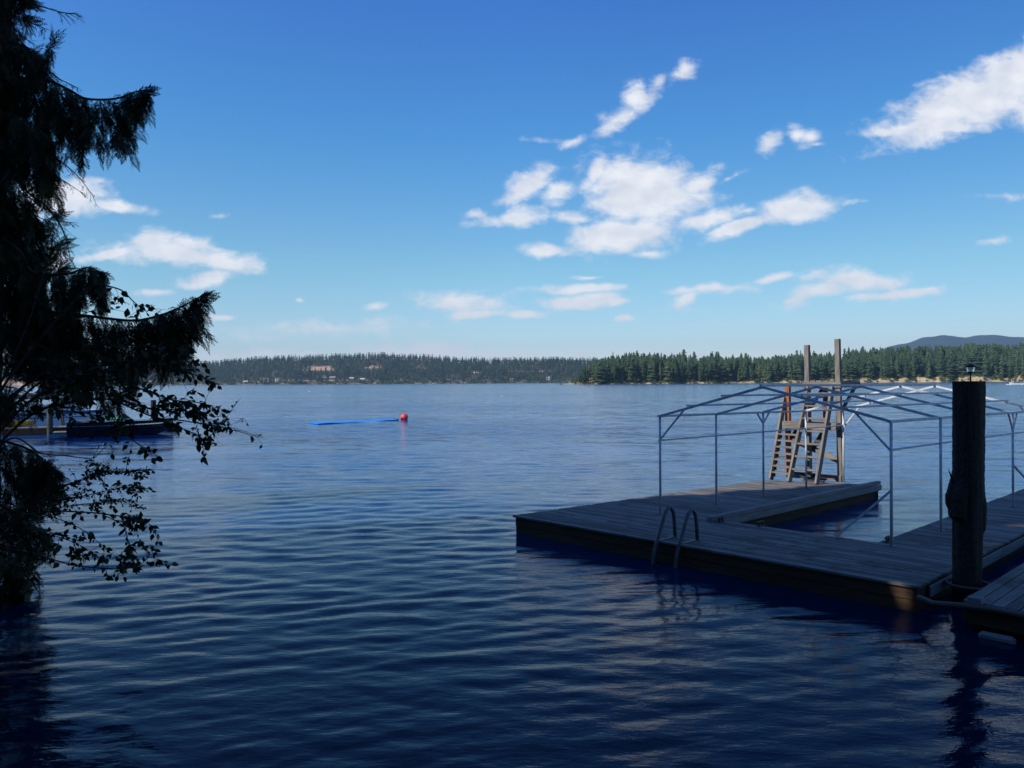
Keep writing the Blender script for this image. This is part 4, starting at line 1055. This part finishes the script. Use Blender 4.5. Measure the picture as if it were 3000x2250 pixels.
def bare(pts, rad, ntw=22, tl_=.22, seg=26, down=.5):
    """dead twiggy limb"""
    tl_ *= KS; rad *= KS; pp = path(pts, seg); tw_.tube(pp, [max(.003, rad*(1-.8*i/(seg-1))) for i in range(seg)], 5)
    for j in range(ntw):
        f = .1+.9*rc.random(); k = min(int(f*(seg-1)), seg-2); p = pp[k]; d = (pp[k+1]-pp[k]).normalized()
        e = (d*(.5+.5*rc.random())+Vector(rnd_h())*.55+Vector((0, 0, -down*rc.random()+.12))).normalized(); l = tl_*(.35+.8*rc.random())*(1-.5*f)
        q_ = [p, p+e*l*.5+Vector((0,0,-.02*l)), p+e*l+Vector((0,0,-.16*l))]; tw_.tube(q_, [.0036, .0030, .0018], 3, cap=False)
        for m_ in range(3):
            b0 = q_[1].lerp(q_[2], rc.random()); e2 = (e*.7+Vector(rnd_h())*.7+Vector((0,0,-.2))).normalized(); tw_.tube([b0, b0+e2*l*.35], [.0024, .0015], 3, cap=False)
def pp_(lst, y0=CY, y1=CY): n = len(lst); return [aty(a, b, y0+(y1-y0)*i/max(1, n-1)) for i, (a, b) in enumerate(lst)]
# traced limbs of the right-hand side
bare(pp_([(18,-20),(63,0),(127,21),(182,36),(222,40)]), .012, 34, .20)
bare(pp_([(20,40),(70,55),(110,75),(140,86)], CY, CY-0.56), .008, 22, .18)
bare(pp_([(20,60),(60,100),(85,122)], CY, CY+0.56), .010, 20, .25)
bare(pp_([(20,80),(60,120),(110,175),(165,225),(195,242),(230,258)]), .013, 26, .16)
bare(pp_([(10,150),(60,180),(110,215),(150,240)], CY, CY-0.42), .010, 18, .16)
bough(pp_([(5,205),(63,228),(140,236),(200,262),(253,289),(338,289),(393,270),(424,263)], CY, CY-0.425), .022, [(0,.3),(.3,.32),(.45,.55),(.55,.62),(.72,.46),(.85,.30),(.95,.12),(1,.06)], .026, dens=1.0, seg=60)
bough(pp_([(5,260),(80,285),(150,320),(210,360)], CY+0.14, CY+0.70), .015, [(0,.35),(.6,.42),(1,.2)], .03)
bough(pp_([(5,120),(60,130),(100,150),(125,165),(150,132)], CY, CY-0.28), .012, [(0,.2),(.7,.25),(.9,.1),(1,.05)], .035)
bough(pp_([(5,330),(70,350),(125,390),(150,420)], CY-0.28, CY-0.70), .014, [(0,.3),(.6,.45),(1,.3)], .03)
bough(pp_([(5,430),(60,440),(120,470),(150,500)], CY+0.14, CY), .014, [(0,.3),(.7,.4),(1,.25)], .03)
bare(pp_([(90,410),(140,448),(200,490),(240,530),(275,578)]), .010, 30, .17)
bare(pp_([(100,490),(160,515),(210,545),(250,572)], CY, CY+0.42), .008, 20, .14)
bare(pp_([(60,530),(85,566),(130,600),(165,640),(193,700),(207,765)]), .013, 44, .28, down=.9)
bare(pp_([(70,570),(120,600),(170,640),(208,652)], CY, CY-0.42), .008, 26, .18)
bough(pp_([(10,700),(60,740),(100,800),(196,802),(255,784),(296,797)], CY-0.42, CY-0.84), .02, [(0,.5),(.4,.5),(.7,.40),(.88,.30),(1,.12)], .026, seg=50)
bough(pp_([(10,820),(80,880),(150,915),(250,925),(390,939),(470,923),(529,900),(586,869)], CY-0.28, CY-1.26), .024, [(0,.5),(.35,.42),(.55,.35),(.68,.5),(.8,.58),(.9,.36),(.97,.14),(1,.06)], .024, seg=60)
bough(pp_([(10,860),(120,930),(230,985),(330,1010),(400,1060)], CY+0.28, CY+0.42), .018, [(0,.5),(.6,.4),(.9,.35),(1,.15)], .034)
bough(pp_([(10,960),(90,1000),(170,1040),(250,1100)], CY-0.56, CY-1.12), .016, [(0,.35),(.6,.3),(1,.2)], .045)
bough(pp_([(10,1000),(160,1050),(260,1090),(340,1150)], CY+0.42, CY+0.84), .016, [(0,.35),(.5,.25),(1,.3)], .06)
bough(pp_([(0,1290),(70,1310),(120,1340),(165,1380)], CY-0.70, CY-0.98), .014, [(0,.45),(.6,.4),(1,.25)], .034)
bough(pp_([(0,1480),(60,1510),(120,1560)], CY-0.56, CY-0.42), .014, [(0,.4),(.6,.4),(1,.2)], .036)
bough(pp_([(-20,540),(20,560),(70,600),(105,640)], CY+.2, CY+.1), .014, [(0,.35),(.6,.35),(1,.2)], .034)
bough(pp_([(-30,620),(10,650),(60,700),(110,735)], CY-.1, CY-.4), .014, [(0,.4),(.6,.35),(1,.2)], .034)
bough(pp_([(-30,480),(10,510),(50,550),(80,590)], CY-.3, CY-.4), .012, [(0,.35),(1,.25)], .034)
bough(pp_([(-30,60),(20,90),(60,130)], CY+.2, CY+.3), .010, [(0,.2),(1,.15)], .04)
# boughs all round the stem
for q_ in range(140):
    f = .06+.88*rc.random(); k = int(f*39); p = tp_[k]; z = p.z
    zq = 3.05+(z-3.05)*8/CY; Rz = KS*interp(zq, [(.8,.45),(1.7,.58),(2.4,.50),(3.0,.72),(3.8,.85),(4.6,.52),(5.2,.42),(5.8,.40),(6.3,.28),(7.0,.14),(8.2,.08)])
    a = rc.random()*6.283; d = Vector((math.cos(a), math.sin(a)*.9, 0)); L = Rz*(.55+.55*rc.random())
    if 2.3 < zq < 3.02 and rc.random() < .9: continue
    pts = [p, p+d*L*.5+Vector((0,0,-.08*L)), p+d*L*.85+Vector((0,0,-.22*L)), p+d*L+Vector((0,0,-.15*L))]
    bough(pts, .010, [(0,.14),(.5,.26),(.9,.2),(1,.06)], .06, dens=.7, seg=14)
tw_.build('limbs', M['twig'], cedar)
V, Fq = place_fronds(fr)
link('crown', arr_mesh('crown', V, Fq, M['cedar']), cedar, (0,0,0))
print('FRONDS', len(fr), len(Fq))

# --- broadleaf shrubs hanging over the water
def leaves_mesh(lst):
    """lst: (base, dir, normal, length, width)"""
    prof = [(0, .0), (.12, .5), (.35, 1.0), (.6, .85), (.82, .42), (1.0, 0.0)]
    V = []; Fq = []
    for o, d, nn, L, w in lst:
        d = Vector(d).normalized(); s = d.cross(Vector(nn))
        s = s.normalized() if s.length > 1e-3 else Vector((1, 0, 0)); nn = s.cross(d); i = len(V); fold = .28
        for t, k in prof:
            c = Vector(o)+d*(L*t)-nn*(L*.22*t*t)
            V.append(c-s*(w/2*k)+nn*(fold*w/2*k)); V.append(c); V.append(c+s*(w/2*k)+nn*(fold*w/2*k))
        for k in range(len(prof)-1):
            a = i+3*k; Fq.append((a, a+1, a+4, a+3)); Fq.append((a+1, a+2, a+5, a+4))
    return np.array([tuple(v) for v in V], np.float32), np.array(Fq, np.int32)
def shrub(name, label, root, stems, par_y, group):
    """stems: (pixel polyline, y0, y1, radius, leaf count, leaf len m, twig count)"""
    Yb_ = name != 'low_shrub'; t = thing(name, label, 'shrub', root, group); sm = MB(); lv = []
    for pl, y0, y1, rad, nl, ll, ntw in stems:
        y0 *= 1.4; y1 *= 1.4; rad *= 1.4; ll *= 1.4; pts = pp_(pl, y0, y1); seg = max(10, len(pl)*7); q = path(pts, seg)
        sm.tube(q, [max(.0016, rad*(1-.85*i/(seg-1))) for i in range(seg)], 5)
        spots = []
        for j in range(ntw):
            f = .12+.88*rc.random(); k = min(int(f*(seg-1)), seg-2); d = (q[k+1]-q[k]).normalized()
            e = (d*.8+Vector((rc.normal()*.5, rc.normal()*.5, rc.normal()*.38))).normalized(); l = 1.4*((.08+.16*rc.random()) if Yb_ else (.05+.12*rc.random()))
            tq = [q[k], q[k]+e*l*.5+Vector((0,0,.01)), q[k]+e*l+Vector((0,0,-.02))]; sm.tube(tq, [.0035, .0028, .0017], 3, cap=False)
            for m_ in range(4): spots.append((tq[0].lerp(tq[2], .35+.65*rc.random()), e))
            spots.append((tq[2], e))
        for j in range(int(nl*(1.7 if Yb_ else 2.6))):
            if spots and rc.random() < .72: p, d = spots[int(rc.integers(0, len(spots)))]
            else:
                f = .12+.88*rc.random(); k = min(int(f*(seg-1)), seg-2); p = q[k]; d = (q[k+1]-q[k]).normalized()
            e = (d*.6+Vector((rc.normal()*.7, rc.normal()*.7, rc.normal()*.55-.25))).normalized()
            nn = Vector((rc.normal()*.8, rc.normal()*.8, .8)); L = ll*(.6+.65*rc.random())
            st = p+e*L*.25; sm.tube([p, st], .0016, 3, cap=False)
            lv.append((st, e, nn, L, L*(.55+.2*rc.random())))
    sm.build('stems', M['twig'], t)
    V, Fq = leaves_mesh(lv); link('leaves', arr_mesh('leaves', V, Fq, M['leaf']), t, (0,0,0))
Yb = 6.6
r1 = Vector((-7.6, 9.3, .6))
rp1 = (-180, 1500)
shrub('alder_shrub', 'leafy alder limbs reaching out under the cedar boughs, above the boats', r1, [
    ([rp1,(-60,1250),(60,1000),(110,860),(135,770),(128,742)], Yb, Yb+.2, .014, 26, .055, 5),
    ([rp1,(0,1150),(120,990),(200,900),(250,850),(285,835),(353,849),(392,884),(430,912),(446,892)], Yb, Yb+.1, .014, 54, .060, 9),
    ([(120,990),(220,930),(300,905),(370,914)], Yb, Yb-.2, .006, 14, .05, 4),
    ([rp1,(0,1200),(150,1080),(270,1015),(370,1010),(470,1015),(537,1008),(552,1030)], Yb, Yb-.3, .014, 90, .055, 20),
    ([rp1,(60,1170),(200,1090),(340,1060),(470,1070),(550,1090),(600,1112)], Yb, Yb+.2, .012, 90, .055, 20),
    ([rp1,(40,1220),(170,1130),(300,1090),(392,1131),(470,1160),(521,1174),(570,1178),(621,1189)], Yb-.2, Yb-.4, .014, 120, .06, 26),
    ([rp1,(60,1240),(200,1180),(330,1170),(450,1200),(520,1200),(570,1215),(600,1228)], Yb-.2, Yb-.3, .013, 130, .06, 28),
    ([(330,1170),(450,1221),(520,1230),(588,1241),(666,1256),(730,1272),(776,1284)], Yb-.25, Yb-.6, .008, 7, .035, 12),
    ([(560,1236),(620,1240),(680,1225),(712,1228)], Yb-.4, Yb-.5, .003, 3, .03, 3),
    ([(590,1241),(640,1250),(690,1240),(712,1225)], Yb-.4, Yb-.6, .003, 2, .03, 2),
    ([(520,1226),(570,1215),(630,1220),(658,1213)], Yb-.4, Yb-.4, .003, 5, .035, 3),
    ([(450,1221),(520,1250),(560,1266),(585,1288),(600,1292)], Yb-.3, Yb-.5, .005, 40, .06, 8),
    ([(300,1190),(350,1250),(390,1290),(420,1312),(440,1314)], Yb-.2, Yb-.4, .006, 26, .055, 6),
    ([(140,1200),(250,1210),(330,1235),(350,1262)], Yb, Yb, .007, 60, .055, 12),
    ([(120,1120),(240,1130),(330,1150),(400,1180)], Yb, Yb+.1, .007, 80, .055, 14),
    ([(80,1050),(200,1060),(300,1080),(370,1100)], Yb+.2, Yb+.3, .007, 60, .055, 12)], Yb, 'bank shrubs')
tr2 = Vector((-7.2, 8.7, .5))
shrub('bare_twig_shrub', 'bare forked twig above the water below the black boat', tr2, [
    ([(-140,1480),(20,1290),(118,1327),(190,1335),(270,1342),(300,1318),(353,1280)], 6.2, 6.0, .008, 10, .03, 8),
    ([(272,1340),(290,1310),(303,1284)], 6.1, 6.1, .002, 0, .03, 2),
    ([(60,1300),(160,1300),(210,1285),(240,1275)], 6.2, 6.2, .003, 6, .03, 5)], 6.1, 'bank shrubs')
r3 = Vector((-6.2, 7.6, .4))
shrub('low_shrub', 'lower shrub with fine leaves spreading over the near water', r3, [
    ([(-160,1750),(0,1560),(120,1450),(230,1410),(330,1385),(420,1378)], 6.0, 6.1, .010, 150, .030, 34),
    ([(0,1560),(130,1480),(260,1450),(350,1430),(410,1430)], 6.0, 6.0, .007, 130, .030, 30),
    ([(60,1500),(180,1430),(270,1390),(300,1372)], 6.0, 6.2, .006, 90, .030, 20),
    ([(100,1500),(220,1480),(330,1470),(400,1465)], 6.0, 5.9, .006, 70, .028, 18),
    ([(-160,1780),(20,1560),(120,1503),(240,1500),(338,1510),(400,1520),(446,1540)], 5.7, 5.5, .010, 80, .045, 14),
    ([(300,1508),(360,1540),(375,1590),(372,1620),(370,1660)], 5.6, 5.5, .004, 34, .04, 6),
    ([(120,1503),(220,1540),(290,1590),(330,1625),(350,1640)], 5.6, 5.5, .004, 26, .042, 7),
    ([(-160,1800),(-20,1640),(36,1612),(120,1630),(211,1654),(290,1664),(362,1666),(410,1655),(442,1622)], 5.4, 5.2, .008, 70, .045, 9),
    ([(0,1600),(80,1560),(160,1570),(240,1600),(300,1640)], 5.5, 5.4, .006, 60, .042, 12),
    ([(-100,1700),(-20,1640),(40,1660),(70,1680),(110,1682)], 5.2, 5.1, .006, 24, .05, 5)], 5.6, 'bank shrubs')

# ================================================================== SHADE TREES on the bank, outside the view
def big_crown(seed, n, H, Rr, z0):
    rs2 = np.random.default_rng(seed); V = []; Fq = []
    for k in range(n):
        q = rs2.random()**.8; z = z0+(H-z0)*q; r = Rr*(1-q)**.75*(.25+.85*rs2.random()**.5); a = 6.283*rs2.random()
        c = np.array((math.cos(a)*r, math.sin(a)*r, z - .25*r)); L = .45+.55*rs2.random(); d = np.array((math.cos(a), math.sin(a), -.5+.4*rs2.normal())); d /= np.linalg.norm(d)
        s = np.cross(d, rs2.normal(size=3)); s /= np.linalg.norm(s); i = len(V)
        V += [c-d*L*.5, c+s*L*.32, c+d*L*.6, c-s*L*.32]; Fq.append((i, i+1, i+2, i+3))
    return np.array(V, np.float32), np.array(Fq, np.int32)
BIG = [arr_mesh('crown', *big_crown(51+k, 3200, H, Rr, z0), M['shade']) for k, (H, Rr, z0) in enumerate(((19, 3.6, 2.2), (15, 3.2, 1.6), (23, 4.0, 3.0)))]
BTR = [MB().tube([Vector((0,0,-.6)), Vector((.1,0,H*.5)), Vector((0,.05,H*.98))], [.30, .2, .02], 10).build('trunk', M['trunk'], None, smooth=True) for H in (19, 15, 23)]
BTM = [o.data for o in BTR]
for o in BTR: bpy.data.objects.remove(o)
WHERE = ['left of the cedar', 'directly behind the viewer', 'at the far left of the bank', 'beside the neighbouring mooring', 'inland on the left', 'behind the walkway']
SHADE = [(-11.5,3.5,2),(-15.5,1.0,2),(-9.5,-2.5,0),(-13.0,-5.5,2),(-6.5,-5.5,0),(-18.5,5.5,0),(-3.0,-7.5,1),(-20,-2.5,2),(-17,-9,2),(-8.5,-10,2),(1.5,-8.5,1),(-24,9.5,0),(5.5,-10,0),(-8,3,2),(-9.5,6,0),(-10.5,7.2,0),(-5.5,-1.5,2),(-4.5,-4.2,2),(-7,.8,2),(-33,27,0),(-38,34,2),(-30.5,20.5,1)]
for x, y, k in SHADE:
    sh = Vector((x, y, .6 if y < shore_y(x) else 0))
    t = thing('shore_conifer_tree', 'tall dense conifer on the near bank outside the view, shading the dock', 'tree', sh, 'conifers on the near bank')
    for nm, me in (('crown', BIG[k]), ('trunk', BTM[k])):
        o = bpy.data.objects.new(nm, me); COL.objects.link(o); o.parent = t
    t.rotation_euler = (0, 0, (x*7.3+y) % 6.28)
# a few chinks in the near crowns let single sun patches through, as on the dock in the photograph
bpy.context.view_layer.update()
CH = [(at(2617, 1722, .30), .14), (at(2370, 1630, .36), .10), (at(2880, 1600, .36), .08), (at(2735, 1615, .36), .08)]
for o in [o for o in COL.objects if o.name.startswith('crown') and o.parent and o.parent.name.startswith('shore_conifer_tree')]:
    if o.parent.location.y > 18: continue
    me = o.data; n = len(me.vertices); co = np.empty(n*3, np.float32); me.vertices.foreach_get('co', co); co = co.reshape(-1, 3)
    Mx = np.array(o.matrix_world); cw_ = co @ Mx[:3, :3].T + Mx[:3, 3]; cen = cw_.reshape(-1, 4, 3).mean(1)
    sdv = np.array(SUN_DIR); kill = np.zeros(len(cen), bool)
    for p, r in CH:
        q = cen-np.array(p); al = q @ sdv; dist = np.linalg.norm(q-al[:, None]*sdv, axis=1); kill |= (dist < r+.14) & (al > 0)
    if kill.any():
        keep = ~kill; V = co.reshape(-1, 4, 3)[keep].reshape(-1, 3)
        o.data = arr_mesh('crown', V, np.arange(len(V)).reshape(-1, 4), M['shade'])
# ================================================================== HAZE
hz = MB(); hz.bar((0, -200, 210), (0, 9000, 210), 13000, 430)
mt = bpy.data.materials.new('haze_air'); mt.use_nodes = True; nt = mt.node_tree; nt.nodes.clear()
pv = nt.nodes.new('ShaderNodeVolumePrincipled'); pv.inputs['Color'].default_value = (.54, .78, 1, 1); pv.inputs['Density'].default_value = .00007; pv.inputs['Anisotropy'].default_value = .2
oo = nt.nodes.new('ShaderNodeOutputMaterial'); nt.links.new(pv.outputs[0], oo.inputs['Volume'])
tag(hz.build('haze', mt), kind='stuff')
